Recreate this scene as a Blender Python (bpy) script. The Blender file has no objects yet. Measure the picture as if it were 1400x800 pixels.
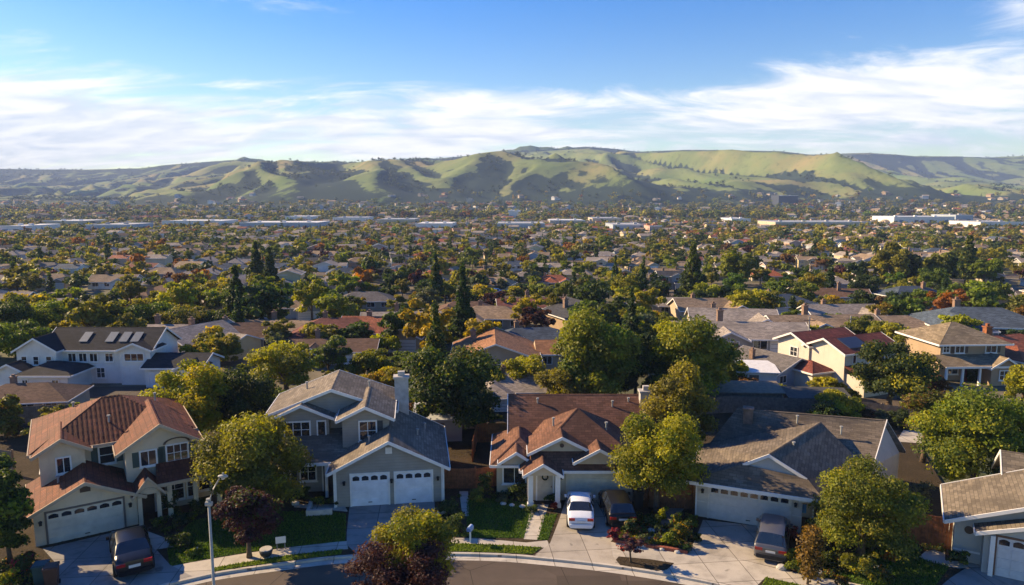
import bpy, bmesh, math, random
import numpy as np
from mathutils import Vector, Matrix
R = math.radians
random.seed(7); rng = np.random.default_rng(11)
sc = bpy.context.scene; COL = sc.collection

# ------------------------------------------------------------------ camera, sky, sun, exposure
FPX, CAMH, PITCH = 946.0, 18.6, R(7.53)
cam = bpy.data.cameras.new('camera'); camo = bpy.data.objects.new('camera', cam); COL.objects.link(camo)
cam.lens = FPX/1400*36; cam.sensor_width = 36; cam.clip_start = 0.5; cam.clip_end = 30000
camo.location = (0, 0, CAMH); camo.rotation_euler = (R(90)-PITCH, 0, 0)
sc.camera = camo
SUN_EL, SUN_AZ = 27.0, -67.0       # degrees; azimuth clockwise from +Y (ahead and to the left)
w = bpy.data.worlds.new('World'); sc.world = w; w.use_nodes = True
nt = w.node_tree; nt.nodes.clear()
def N(nt, t, **k):
    n = nt.nodes.new(t)
    for a, b in k.items():
        if a[0] == 'i' and a[1:].isdigit(): n.inputs[int(a[1:])].default_value = b
        else: setattr(n, a, b)
    return n
def L(nt, a, b): nt.links.new(a, b)
def build_world():
    out = N(nt, 'ShaderNodeOutputWorld'); bg = N(nt, 'ShaderNodeBackground'); bg.inputs[1].default_value = 0.074
    sky = N(nt, 'ShaderNodeTexSky', sky_type='NISHITA', sun_disc=False, sun_elevation=R(SUN_EL), sun_rotation=R(SUN_AZ))
    sky.air_density = 1.15; sky.dust_density = 0.15; sky.ozone_density = 2.6
    tc = N(nt, 'ShaderNodeTexCoord'); sep = N(nt, 'ShaderNodeSeparateXYZ'); L(nt, tc.outputs['Generated'], sep.inputs[0])
    # cloud layer: direction projected on a high flat sheet
    def M(op, a, b=None, c=None):
        m = N(nt, 'ShaderNodeMath', operation=op)
        for i, v in enumerate((a, b, c)):
            if v is None: continue
            if isinstance(v, (int, float)): m.inputs[i].default_value = v
            else: L(nt, v, m.inputs[i])
        return m.outputs[0]
    z = M('MAXIMUM', sep.outputs[2], 0.0)
    zz = M('ADD', z, 0.20)
    px = M('DIVIDE', sep.outputs[0], zz); py = M('DIVIDE', sep.outputs[1], zz)
    cb = N(nt, 'ShaderNodeCombineXYZ'); L(nt, px, cb.inputs[0]); L(nt, py, cb.inputs[1])
    mp = N(nt, 'ShaderNodeMapping'); L(nt, cb.outputs[0], mp.inputs[0])
    mp.inputs['Rotation'].default_value = (0, 0, R(24)); mp.inputs['Scale'].default_value = (1.15, 2.3, 1)
    mp.inputs['Location'].default_value = (CLOUD[0], CLOUD[1], 0)
    n1 = N(nt, 'ShaderNodeTexNoise'); n1.inputs['Scale'].default_value = 1.25; n1.inputs['Detail'].default_value = 12
    n1.inputs['Roughness'].default_value = 0.66; n1.inputs['Distortion'].default_value = 0.9; L(nt, mp.outputs[0], n1.inputs['Vector'])
    n2 = N(nt, 'ShaderNodeTexNoise'); n2.inputs['Scale'].default_value = 0.42; n2.inputs['Detail'].default_value = 3; L(nt, mp.outputs[0], n2.inputs['Vector'])
    # azimuth x/y : cloud bank grows with nearness to the horizon, with an arm at the right
    az = M('DIVIDE', sep.outputs[0], M('MAXIMUM', sep.outputs[1], 0.05))
    # band height (z/y) of the bank
    el = M('DIVIDE', z, M('MAXIMUM', sep.outputs[1], 0.05))
    low = M('SUBTRACT', 1.0, M('MULTIPLY', el, 5.6))            # 1 at horizon, 0 at el .18
    low = M('MAXIMUM', low, -0.8)
    def blob(a0, e0, wa, we, amp):
        da = M('DIVIDE', M('SUBTRACT', az, a0), wa); de = M('DIVIDE', M('SUBTRACT', el, e0), we)
        d = M('ADD', M('MULTIPLY', da, da), M('MULTIPLY', de, de))
        return M('MULTIPLY', M('POWER', 2.718, M('MULTIPLY', d, -1.0)), amp)
    bl = M('ADD', blob(0.50, 0.155, 0.26, 0.055, 0.62), blob(-0.66, 0.11, 0.24, 0.055, 0.66))
    bl = M('ADD', bl, blob(0.72, 0.27, 0.10, 0.035, 0.50)); bl = M('ADD', bl, blob(-0.36, 0.27, 0.12, 0.025, 0.22))
    bl = M('ADD', bl, blob(-0.12, 0.11, 0.2, 0.04, 0.42)); bl = M('ADD', bl, blob(0.02, 0.20, 0.5, 0.045, -0.30)); bl = M('ADD', bl, blob(0.2, 0.30, 0.35, 0.06, -0.30))
    cov = M('ADD', M('ADD', M('MULTIPLY', low, 0.30), bl), M('SUBTRACT', M('MULTIPLY', n2.outputs[0], 0.5), 0.25))
    dens = M('ADD', M('MULTIPLY', n1.outputs[0], 1.45), M('SUBTRACT', cov, 0.83))
    mr = N(nt, 'ShaderNodeMapRange', interpolation_type='SMOOTHSTEP'); L(nt, dens, mr.inputs[0])
    mr.inputs[1].default_value = -0.12; mr.inputs[2].default_value = 0.36; mr.inputs[3].default_value = 0; mr.inputs[4].default_value = 0.93
    n3 = N(nt, 'ShaderNodeTexNoise'); n3.inputs['Scale'].default_value = 3.1; n3.inputs['Detail'].default_value = 9; n3.inputs['Distortion'].default_value = 0.6; L(nt, mp.outputs[0], n3.inputs['Vector'])
    cm = N(nt, 'ShaderNodeMapRange'); L(nt, M('ADD', M('MULTIPLY', n3.outputs[0], .6), M('MULTIPLY', n1.outputs[0], .4)), cm.inputs[0]); cm.inputs[1].default_value = .40; cm.inputs[2].default_value = .58
    ccol = N(nt, 'ShaderNodeMixRGB'); L(nt, cm.outputs[0], ccol.inputs[0])
    ccol.inputs[1].default_value = (4.9, 5.6, 6.8, 1); ccol.inputs[2].default_value = (7.9, 8.1, 8.5, 1)
    hs = N(nt, 'ShaderNodeHueSaturation'); hs.inputs['Saturation'].default_value = 1.62; hs.inputs['Hue'].default_value = 0.523; hs.inputs['Value'].default_value = 1.1; L(nt, sky.outputs[0], hs.inputs['Color'])
    mix = N(nt, 'ShaderNodeMixRGB'); L(nt, mr.outputs[0], mix.inputs[0]); L(nt, hs.outputs[0], mix.inputs[1]); L(nt, ccol.outputs[0], mix.inputs[2])
    L(nt, mix.outputs[0], bg.inputs[0]); L(nt, bg.outputs[0], out.inputs[0])
CLOUD = (3.1, 0.4)
build_world()
sd = bpy.data.lights.new('sun', 'SUN'); sd.energy = 4.5; sd.angle = R(0.5); sd.color = (1.0, 0.80, 0.53)
so = bpy.data.objects.new('sun', sd); COL.objects.link(so)
sv = Vector((math.sin(R(SUN_AZ))*math.cos(R(SUN_EL)), math.cos(R(SUN_AZ))*math.cos(R(SUN_EL)), math.sin(R(SUN_EL))))
so.rotation_euler = sv.to_track_quat('Z', 'Y').to_euler()
sc.view_settings.view_transform = 'Standard'; sc.view_settings.look = 'None'; sc.view_settings.exposure = 1.38; sc.view_settings.gamma = 1.0
sc.view_settings.use_white_balance = True; sc.view_settings.white_balance_temperature = 7500; sc.view_settings.white_balance_tint = 10
sc.cycles.max_bounces = 5; sc.cycles.diffuse_bounces = 4; sc.cycles.glossy_bounces = 2; sc.cycles.transmission_bounces = 3
sc.cycles.transparent_max_bounces = 6; sc.cycles.volume_bounces = 0
sc.cycles.use_denoising = True

# ------------------------------------------------------------------ coordinates
def ray(px, py):
    u = (px-700)/FPX; v = (400-py)/FPX
    return (u, math.cos(PITCH)+v*math.sin(PITCH), -math.sin(PITCH)+v*math.cos(PITCH))
def at(px, py, z=0.0):
    d = ray(px, py); t = (z-CAMH)/d[2]; return Vector((d[0]*t, d[1]*t, z))
def atY(px, py, Y):
    d = ray(px, py); t = Y/d[1]; return Vector((d[0]*t, Y, CAMH+d[2]*t))

# ------------------------------------------------------------------ materials
MATS = {}
def newmat(name):
    m = bpy.data.materials.new(name); m.use_nodes = True; m.node_tree.nodes.clear(); return m, m.node_tree
def finish(nt, col, rough=0.85, bump=None, bstr=0.3, metal=0.0, spec=0.3, bdist=0.05):
    o = N(nt, 'ShaderNodeOutputMaterial'); b = N(nt, 'ShaderNodeBsdfPrincipled')
    if isinstance(col, tuple): b.inputs['Base Color'].default_value = (*col, 1)
    else: L(nt, col, b.inputs['Base Color'])
    if isinstance(rough, (int, float)): b.inputs['Roughness'].default_value = rough
    else: L(nt, rough, b.inputs['Roughness'])
    b.inputs['Metallic'].default_value = metal; b.inputs['Specular IOR Level'].default_value = spec
    if bump is not None:
        bp = N(nt, 'ShaderNodeBump'); bp.inputs['Strength'].default_value = bstr; bp.inputs['Distance'].default_value = bdist
        L(nt, bump, bp.inputs['Height']); L(nt, bp.outputs[0], b.inputs['Normal'])
    L(nt, b.outputs[0], o.inputs[0]); return b
def ramp(nt, fac, stops, interp='LINEAR'):
    r = N(nt, 'ShaderNodeValToRGB'); r.color_ramp.interpolation = interp
    e = r.color_ramp.elements
    while len(e) > 1: e.remove(e[0])
    e[0].position = stops[0][0]; e[0].color = (*stops[0][1], 1)
    for p, c in stops[1:]:
        x = e.new(p); x.color = (*c, 1)
    L(nt, fac, r.inputs[0]); return r.outputs[0]
def noise(nt, scale, detail=4, vec=None, rough=0.55, dist=0.0):
    n = N(nt, 'ShaderNodeTexNoise'); n.inputs['Scale'].default_value = scale; n.inputs['Detail'].default_value = detail
    n.inputs['Roughness'].default_value = rough; n.inputs['Distortion'].default_value = dist
    if vec is not None: L(nt, vec, n.inputs['Vector'])
    return n.outputs[0]
def mixc(nt, f, a, b, mode='MIX'):
    m = N(nt, 'ShaderNodeMixRGB', blend_type=mode)
    for i, v in enumerate((f, a, b)):
        if isinstance(v, (int, float)): m.inputs[i].default_value = v
        elif isinstance(v, tuple): m.inputs[i].default_value = (*v, 1)
        else: L(nt, v, m.inputs[i])
    return m.outputs[0]
def sc3(c, k): return tuple(x*k for x in c)
def coords(nt, which='Object'):
    return N(nt, 'ShaderNodeTexCoord').outputs[which]
def geo(nt): return N(nt, 'ShaderNodeNewGeometry').outputs['Position']
def mat_plain(name, c, rough=0.6, spec=0.3, metal=0.0, var=0.12, scale=3.0, bump=0.0):
    if name in MATS: return MATS[name]
    m, t = newmat(name); n = noise(t, scale, 5, coords(t))
    col = ramp(t, n, [(0.3, sc3(c, 1-var)), (0.7, sc3(c, 1+var))])
    finish(t, col, rough, n if bump else None, bump, metal, spec); MATS[name] = m; return m
def mat_stucco(name, c):
    if name in MATS: return MATS[name]
    m, t = newmat(name); o = geo(t)
    n = noise(t, 0.7, 6, o, 0.6); f = noise(t, 22, 3, o)
    mp = N(t, 'ShaderNodeMapping'); mp.inputs['Scale'].default_value = (2.2, 2.2, 0.25); L(t, o, mp.inputs[0])
    st = noise(t, 1.2, 4, mp.outputs[0])                       # rain streaks
    col = ramp(t, n, [(0.25, sc3(c, 0.82)), (0.55, c), (0.8, sc3(c, 1.08))])
    col = mixc(t, ramp_f(t, st, 0.52, 0.8, 0.35), col, sc3(c, 0.6))
    finish(t, col, 0.9, f, 0.35); MATS[name] = m; return m
def ramp_f(t, fac, a, b, mx=1.0):
    r = N(t, 'ShaderNodeMapRange', interpolation_type='SMOOTHSTEP'); L(t, fac, r.inputs[0])
    r.inputs[1].default_value = a; r.inputs[2].default_value = b; r.inputs[3].default_value = 0; r.inputs[4].default_value = mx
    return r.outputs[0]
def mat_siding(name, c):
    if name in MATS: return MATS[name]
    m, t = newmat(name); o = geo(t)
    wv = N(t, 'ShaderNodeTexWave', wave_type='BANDS', bands_direction='Z', wave_profile='SAW'); wv.inputs['Scale'].default_value = 1.7; wv.inputs['Distortion'].default_value = 0; L(t, o, wv.inputs[0])
    n = noise(t, 1.3, 6, o); col = ramp(t, n, [(0.25, sc3(c, 0.85)), (0.75, sc3(c, 1.08))])
    col = mixc(t, ramp_f(t, wv.outputs['Fac'], 0.80, 1.0, 0.35), col, sc3(c, 0.5))
    finish(t, col, 0.8, wv.outputs['Fac'], 0.5); MATS[name] = m; return m
def mat_shingle(name, c, tile=False):
    if name in MATS: return MATS[name]
    m, t = newmat(name); uv = coords(t, 'UV'); o = geo(t)
    b = N(t, 'ShaderNodeTexBrick'); L(t, uv, b.inputs['Vector'])
    b.inputs['Scale'].default_value = 1.0
    b.inputs['Brick Width'].default_value = 0.26 if tile else 0.42; b.inputs['Row Height'].default_value = 0.34 if tile else 0.19
    b.inputs['Mortar Size'].default_value = 0.022 if tile else 0.013; b.inputs['Mortar Smooth'].default_value = 0.5; b.inputs['Bias'].default_value = 0
    b.inputs['Color1'].default_value = (*sc3(c, 0.68), 1); b.inputs['Color2'].default_value = (*sc3(c, 1.28), 1); b.inputs['Mortar'].default_value = (*sc3(c, 0.35), 1)
    n = noise(t, 0.35, 7, o, 0.65, 0.6); f = noise(t, 9, 3, o)
    mp = N(t, 'ShaderNodeMapping'); mp.inputs['Scale'].default_value = (0.35, 2.4, 1); L(t, uv, mp.inputs[0])
    s = noise(t, 1.0, 5, mp.outputs[0], 0.6)
    col = mixc(t, ramp_f(t, n, 0.42, 0.66, 0.7), b.outputs['Color'], sc3(c, 0.5))
    lit = noise(t, 2.6, 4, o, 0.7); col = mixc(t, ramp_f(t, lit, 0.66, 0.72, 0.6), col, (0.16, 0.12, 0.04))
    col = mixc(t, ramp_f(t, s, 0.52, 0.72, 0.45), col, (c[0]*1.5, c[1]*1.45, c[2]*1.35))
    col = mixc(t, ramp_f(t, f, 0.62, 0.75, 0.4), col, sc3(c, 1.5))
    if tile:
        wv = N(t, 'ShaderNodeTexWave', wave_type='BANDS', bands_direction='X', wave_profile='SIN'); L(t, uv, wv.inputs[0])
        wv.inputs['Scale'].default_value = 1/(0.26)*0.32; wv.inputs['Distortion'].default_value = 0.0
        h = N(t, 'ShaderNodeMath', operation='ADD'); L(t, wv.outputs['Fac'], h.inputs[0]); L(t, b.outputs['Fac'], h.inputs[1])
        finish(t, col, 0.8, h.outputs[0], 0.4, 0, 0.2, 0.04)
    else: finish(t, col, 0.92, b.outputs['Fac'], -0.5, 0, 0.2, 0.02)
    MATS[name] = m; return m
def mat_concrete(name, c, joints=False):
    m, t = newmat(name); o = geo(t); n = noise(t, 0.9, 8, o, 0.65); f = noise(t, 14, 3, o)
    col = ramp(t, n, [(0.28, sc3(c, 0.66)), (0.5, c), (0.75, sc3(c, 1.15))])
    col = mixc(t, ramp_f(t, f, 0.6, 0.8, 0.3), col, sc3(c, 0.55))
    st = noise(t, 0.45, 3, o, 0.5, 1.5); col = mixc(t, ramp_f(t, st, 0.6, 0.7, 0.35), col, sc3(c, 0.45))
    bj = N(t, 'ShaderNodeTexBrick'); mpj = N(t, 'ShaderNodeMapping'); mpj.inputs['Rotation'].default_value = (0, 0, R(-6)); L(t, o, mpj.inputs[0]); L(t, mpj.outputs[0], bj.inputs['Vector'])
    bj.offset = 0.0; bj.inputs['Scale'].default_value = 1; bj.inputs['Brick Width'].default_value = 1.9; bj.inputs['Row Height'].default_value = 1.9; bj.inputs['Mortar Size'].default_value = 0.022
    bj.inputs['Color1'].default_value = (.86, .86, .86, 1); bj.inputs['Color2'].default_value = (1.08, 1.06, 1.03, 1); bj.inputs['Mortar'].default_value = (.38, .36, .34, 1)
    col = mixc(t, 1.0, col, bj.outputs['Color'], 'MULTIPLY')
    oil = noise(t, 1.6, 3, o, 0.5, 0.4); col = mixc(t, ramp_f(t, oil, 0.66, 0.74, 0.6), col, sc3(c, 0.3))
    finish(t, col, 0.9, f, 0.2); return m
def mat_asphalt(name, c=(0.088, 0.067, 0.052)):
    m, t = newmat(name); o = geo(t); n = noise(t, 0.35, 8, o, 0.62); f = noise(t, 35, 2, o)
    mp = N(t, 'ShaderNodeMapping'); mp.inputs['Scale'].default_value = (0.35, 1.5, 1); L(t, o, mp.inputs[0]); s = noise(t, 0.8, 5, mp.outputs[0])
    col = ramp(t, n, [(0.25, sc3(c, 0.75)), (0.5, c), (0.8, sc3(c, 1.4))])
    col = mixc(t, ramp_f(t, s, 0.5, 0.75, 0.5), col, sc3(c, 1.5))
    vo = N(t, 'ShaderNodeTexVoronoi', feature='DISTANCE_TO_EDGE'); vo.inputs['Scale'].default_value = 0.28; L(t, o, vo.inputs['Vector'])
    cr = N(t, 'ShaderNodeMath', operation='LESS_THAN'); L(t, vo.outputs[0], cr.inputs[0]); cr.inputs[1].default_value = 0.006
    col = mixc(t, cr.outputs[0], col, sc3(c, 0.45))
    pv = N(t, 'ShaderNodeTexVoronoi', distance='CHEBYCHEV'); pv.inputs['Scale'].default_value = 0.16; L(t, o, pv.inputs['Vector']); pr = N(t, 'ShaderNodeSeparateColor'); L(t, pv.outputs['Color'], pr.inputs[0]); col = mixc(t, ramp_f(t, pr.outputs[0], 0.74, 0.76, 0.55), col, sc3(c, 0.5))
    finish(t, col, 0.9, f, 0.4); return m
def mat_grass(name, c, dry=(0.16, 0.13, 0.05), amt=0.35):
    m, t = newmat(name); o = geo(t); n = noise(t, 0.6, 7, o, 0.65); f = noise(t, 12, 4, o, 0.7)
    col = ramp(t, f, [(0.3, sc3(c, 0.55)), (0.55, c), (0.75, sc3(c, 1.6))])
    col = mixc(t, ramp_f(t, n, 0.5, 0.7, amt), col, dry)
    finish(t, col, 0.95, f, 0.9, 0, 0.1, 0.12); return m
def mat_leaf(name, c, trans=0.35, hv=0.25):
    """foliage: per-leaf tint attribute changes hue and value a little"""
    if name in MATS: return MATS[name]
    m, t = newmat(name); a = N(t, 'ShaderNodeAttribute', attribute_name='tint')
    warm = (min(1, c[0]*1.68+0.006), c[1]*1.68, c[2]*0.9); dark = (c[0]*0.48, c[1]*0.58, c[2]*0.62)
    col = ramp(t, a.outputs['Fac'], [(0.0, dark), (0.5, c), (1.0, warm)])
    oi = N(t, 'ShaderNodeObjectInfo'); hs = N(t, 'ShaderNodeHueSaturation'); L(t, col, hs.inputs['Color'])
    mr = N(t, 'ShaderNodeMapRange'); L(t, oi.outputs['Random'], mr.inputs[0]); mr.inputs[3].default_value = 0.5-0.022; mr.inputs[4].default_value = 0.5+0.022
    L(t, mr.outputs[0], hs.inputs['Hue'])
    leafshade(t, hs.outputs[0], trans); MATS[name] = m; return m
def leafshade(t, col, trans):
    o = N(t, 'ShaderNodeOutputMaterial'); d = N(t, 'ShaderNodeBsdfPrincipled'); d.inputs['Roughness'].default_value = 0.6; d.inputs['Specular IOR Level'].default_value = 0.25
    tr = N(t, 'ShaderNodeBsdfTranslucent'); mx = N(t, 'ShaderNodeMixShader'); mx.inputs[0].default_value = trans
    L(t, col, d.inputs['Base Color']); br = mixc(t, 1.0, col, (1.75, 1.7, 0.5), 'MULTIPLY'); L(t, br, tr.inputs[0])
    L(t, d.outputs[0], mx.inputs[1]); L(t, tr.outputs[0], mx.inputs[2]); L(t, mx.outputs[0], o.inputs[0])

LEAF = {
 'green': (0.110, 0.140, 0.018), 'deep green': (0.036, 0.060, 0.016), 'olive': (0.145, 0.138, 0.024), 'yellow-green': (0.225, 0.215, 0.018),
 'golden': (0.27, 0.19, 0.016), 'rust-orange': (0.24, 0.10, 0.018), 'plum-purple': (0.060, 0.022, 0.028), 'grey-green': (0.085, 0.10, 0.060),
 'brown': (0.12, 0.062, 0.022), 'red': (0.20, 0.026, 0.024), 'bright green': (0.085, 0.155, 0.022)}
for k, v in LEAF.items(): mat_leaf('foliage '+k, v)
def leafm(k): return MATS['foliage '+k]
bark = mat_plain('bark', (0.11, 0.08, 0.055), 0.95, 0.1, var=0.4, scale=6, bump=0.6)
white = mat_plain('white trim paint', (0.72, 0.70, 0.66), 0.55, var=0.06)
glass = mat_plain('window glass', (0.018, 0.022, 0.028), 0.06, 0.9, var=0.3, scale=0.8)
doorwhite = mat_plain('white garage door', (0.66, 0.68, 0.71), 0.5, var=0.14, scale=1.4)
doorcream = mat_plain('cream garage door', (0.58, 0.52, 0.42), 0.6, var=0.16, scale=1.4)
darktrim = mat_plain('dark brown trim', (0.09, 0.06, 0.045), 0.7)
redwood = mat_plain('redwood boards', (0.24, 0.085, 0.035), 0.85, var=0.35, scale=4, bump=0.3)
greywood = mat_plain('weathered boards', (0.17, 0.13, 0.10), 0.9, var=0.3, scale=4, bump=0.3)
concrete = mat_concrete('concrete walk', (0.42, 0.385, 0.33)); kerbm = mat_concrete('kerb concrete', (0.45, 0.42, 0.37)); drive = mat_concrete('driveway concrete', (0.36, 0.325, 0.275)); drive2 = mat_concrete('grey driveway concrete', (0.26, 0.245, 0.23))
asphalt = mat_asphalt('asphalt'); lawnm = mat_grass('lawn grass', (0.060, 0.105, 0.016)); verge = mat_grass('verge grass', (0.115, 0.16, 0.022), (0.2, 0.17, 0.04), 0.2)
soil = mat_grass('planting soil', (0.060, 0.045, 0.028), (0.10, 0.07, 0.045), 0.5)
brickred = mat_plain('red brick edging', (0.24, 0.07, 0.045), 0.85, var=0.3, scale=8)
steel = mat_plain('galvanised steel', (0.30, 0.30, 0.28), 0.65, 0.3, 0.1, var=0.1)
black = mat_plain('black rubber', (0.015, 0.015, 0.016), 0.7)
chrome = mat_plain('bright metal', (0.6, 0.6, 0.62), 0.25, 0.5, 0.9)
WALLC = {'cream': (0.52, 0.43, 0.31), 'beige': (0.42, 0.34, 0.25), 'white': (0.68, 0.66, 0.62), 'grey': (0.34, 0.33, 0.31), 'tan': (0.36, 0.26, 0.17), 'pale blue': (0.34, 0.39, 0.44), 'pale yellow': (0.62, 0.50, 0.28), 'pink': (0.50, 0.33, 0.27)}
ROOFC = {'grey': (0.15, 0.135, 0.125), 'charcoal': (0.052, 0.054, 0.062), 'brown': (0.15, 0.088, 0.060), 'tan': (0.30, 0.215, 0.14), 'terracotta': (0.33, 0.105, 0.055), 'pale grey': (0.31, 0.265, 0.225), 'red-brown': (0.20, 0.075, 0.055), 'slate-blue': (0.075, 0.10, 0.13)}
for k, v in WALLC.items(): mat_stucco('stucco '+k, v)
for k, v in ROOFC.items(): mat_shingle('roof '+k, v, k == 'terracotta')
def wallm(k): return MATS['stucco '+k]
def roofm(k): return MATS['roof '+k]

# ------------------------------------------------------------------ object helpers
def tag(o, label=None, cat=None, group=None, kind=None):
    if label: o['label'] = label
    if cat: o['category'] = cat
    if group: o['group'] = group
    if kind: o['kind'] = kind
    return o
def empty(name, loc=(0, 0, 0), rz=0.0, label=None, cat=None, group=None):
    o = bpy.data.objects.new(name, None); COL.objects.link(o); o.location = loc; o.rotation_euler = (0, 0, rz); o.empty_display_size = 0.3
    return tag(o, label, cat, group)
class MB:
    """mesh builder: vertices, faces, optional uv"""
    def __init__(s): s.v = []; s.f = []; s.uv = []; s.m = []
    def face(s, pts, uvs=None, mi=0):
        i = len(s.v); s.v += [tuple(p) for p in pts]; s.f.append(tuple(range(i, i+len(pts)))); s.uv.append(uvs or [(0, 0)]*len(pts)); s.m.append(mi)
    def box(s, x0, y0, z0, x1, y1, z1, T=None, mi=0):
        c = [(x0, y0, z0), (x1, y0, z0), (x1, y1, z0), (x0, y1, z0), (x0, y0, z1), (x1, y0, z1), (x1, y1, z1), (x0, y1, z1)]
        if T: c = [T(p) for p in c]
        for q in ((0, 3, 2, 1), (4, 5, 6, 7), (0, 1, 5, 4), (1, 2, 6, 5), (2, 3, 7, 6), (3, 0, 4, 7)): s.face([c[k] for k in q], mi=mi)
    def prism(s, pts, d, mi=0):
        """closed polygon pts extruded by vector d"""
        a = [Vector(p) for p in pts]; b = [p+Vector(d) for p in a]
        s.face(a[::-1], mi=mi); s.face(b, mi=mi)
        for k in range(len(a)):
            j = (k+1) % len(a); s.face([a[k], a[j], b[j], b[k]], mi=mi)
    def bar(s, p, q, w, h, mi=0):
        p = Vector(p); q = Vector(q); d = (q-p).normalized(); up = Vector((0, 0, 1)) if abs(d.z) < 0.95 else Vector((1, 0, 0))
        r = d.cross(up).normalized()*w/2; u = r.cross(d).normalized()*h/2
        s.prism([p-r-u, p+r-u, p+r+u, p-r+u], q-p, mi)
    def tube(s, pts, rad, n=8, cap=True):
        pts = [Vector(p) for p in pts]; rings = []
        for i, p in enumerate(pts):
            d = (pts[min(i+1, len(pts)-1)]-pts[max(i-1, 0)]).normalized(); up = Vector((0, 0, 1)) if abs(d.z) < 0.9 else Vector((1, 0, 0))
            a = d.cross(up).normalized(); b = a.cross(d).normalized(); r = rad[i] if isinstance(rad, (list, tuple)) else rad
            rings.append([p+a*math.cos(6.2832*k/n)*r+b*math.sin(6.2832*k/n)*r for k in range(n)])
        for i in range(len(rings)-1):
            for k in range(n):
                j = (k+1) % n; s.face([rings[i][k], rings[i][j], rings[i+1][j], rings[i+1][k]])
        if cap: s.face(rings[0][::-1]); s.face(rings[-1])
    def build(s, name, mats, parent=None, smooth=False, merge=True):
        me = bpy.data.meshes.new(name); me.from_pydata(s.v, [], s.f)
        uvl = me.uv_layers.new(name='UVMap'); flat = [c for f in s.uv for p in f for c in p]; uvl.data.foreach_set('uv', flat)
        for m in (mats if isinstance(mats, (list, tuple)) else [mats]): me.materials.append(m)
        me.polygons.foreach_set('material_index', s.m)
        if merge or smooth:
            bm = bmesh.new(); bm.from_mesh(me); bmesh.ops.remove_doubles(bm, verts=bm.verts, dist=1e-4); bmesh.ops.recalc_face_normals(bm, faces=bm.faces); bm.to_mesh(me); bm.free()
        if smooth: me.polygons.foreach_set('use_smooth', [True]*len(me.polygons))
        me.update(); o = bpy.data.objects.new(name, me); COL.objects.link(o)
        if parent: o.parent = parent
        return o
def sheet(name, pts, z, m, kind='structure', thick=0.0):
    """a flat ground patch from world xy points"""
    b = MB()
    if thick: b.prism([(p[0], p[1], z-thick) for p in pts], (0, 0, thick))
    else: b.face([(p[0], p[1], z) for p in pts])
    o = b.build(name, m); bm = bmesh.new(); bm.from_mesh(o.data); bmesh.ops.triangulate(bm, faces=bm.faces)
    bmesh.ops.recalc_face_normals(bm, faces=bm.faces); bm.to_mesh(o.data); bm.free()
    if kind: o['kind'] = kind
    return o
def P(*pp): return [at(x, y) for x, y in pp]

# ------------------------------------------------------------------ numpy value noise
class VN:
    def __init__(s, seed): s.g = np.random.default_rng(seed).random((256, 256))
    def __call__(s, x, y):
        xi = np.floor(x).astype(int); yi = np.floor(y).astype(int); fx = x-xi; fy = y-yi; fx = fx*fx*(3-2*fx); fy = fy*fy*(3-2*fy)
        g = lambda a, b: s.g[a % 256, b % 256]
        return (g(xi, yi)*(1-fx)+g(xi+1, yi)*fx)*(1-fy)+(g(xi, yi+1)*(1-fx)+g(xi+1, yi+1)*fx)*fy
n1, n2, n3, n4 = VN(1), VN(2), VN(3), VN(5)
def fbm(n, x, y, o=5, r=0.5):
    a = 1.0; t = 0; s = 0
    for k in range(o): t = t+a*n(x*2**k+17*k, y*2**k+31*k); s += a; a *= r
    return t/s
SKY = [(-500, 238), (-200, 236), (0, 232), (60, 233), (150, 233), (200, 231), (250, 226), (330, 220), (400, 226), (470, 226), (560, 222), (640, 215), (720, 208), (800, 203), (840, 206), (870, 210), (930, 207), (1000, 208), (1060, 209), (1100, 213), (1180, 211), (1240, 215), (1300, 216), (1400, 220), (1600, 226), (1900, 232)]
YR = 2900.0
def terrain(x, y):
    x = np.asarray(x, float); y = np.asarray(y, float)
    px = 700+x/np.maximum(y, 700)*FPX; sk = np.interp(px, [a for a, b in SKY], [b for a, b in SKY])
    Z = CAMH+(275.3-sk)/FPX*YR*1.0
    s = np.clip((y-1150)/(YR-1150), 0, 1)
    wx = x+220*(n4(x/500, y/500)-0.5)+70*(n3(x/160, y/160)-0.5) + (y-2000)*0.30
    r1 = 1-np.abs(2*fbm(n1, wx/430+3.3, y/2400+1.1, 2, 0.35)-1)*1.9          # long spurs
    r2 = 1-np.abs(2*fbm(n2, wx/175, y/560+7, 3, 0.5)-1)*1.6
    r3 = 1-np.abs(2*fbm(n3, wx/90+4, y/180, 3, 0.5)-1)*1.5
    env = np.clip(s*(1-s)*4, 0, 1)**0.7
    base = s**1.12
    hill = Z*(base*(1-0.22*env)+env*(0.56*(r1-0.45)+0.30*(r2-0.45)+0.13*(r3-0.45)))
    hill = hill+5*(fbm(n2, x/110+50, y/110, 4)-0.5)*np.clip(s*3, 0, 1)
    back = np.clip((y-YR)/1500, 0, 1); hill = hill*(1-0.5*back)
    foot = 26*np.clip((y-760)/640, 0, 1)**1.4*(0.55+0.9*fbm(n4, x/300+9, y/260+4, 3))
    hh = np.maximum(hill, 0)
    cap = CAMH+(275.3-sk)/FPX*y*(0.97-0.10*np.clip((2700-y)/900, 0, 1)); over = np.maximum(hh-cap*0.9, 0); lim = cap*0.1+1e-3
    hh = np.where((y < 2750) & (hh > cap*0.9), cap*0.9+lim*(1-np.exp(-over/np.maximum(lim, 1))), hh)
    return np.where(y < 700, 0, foot*(1-s)+hh)
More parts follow.
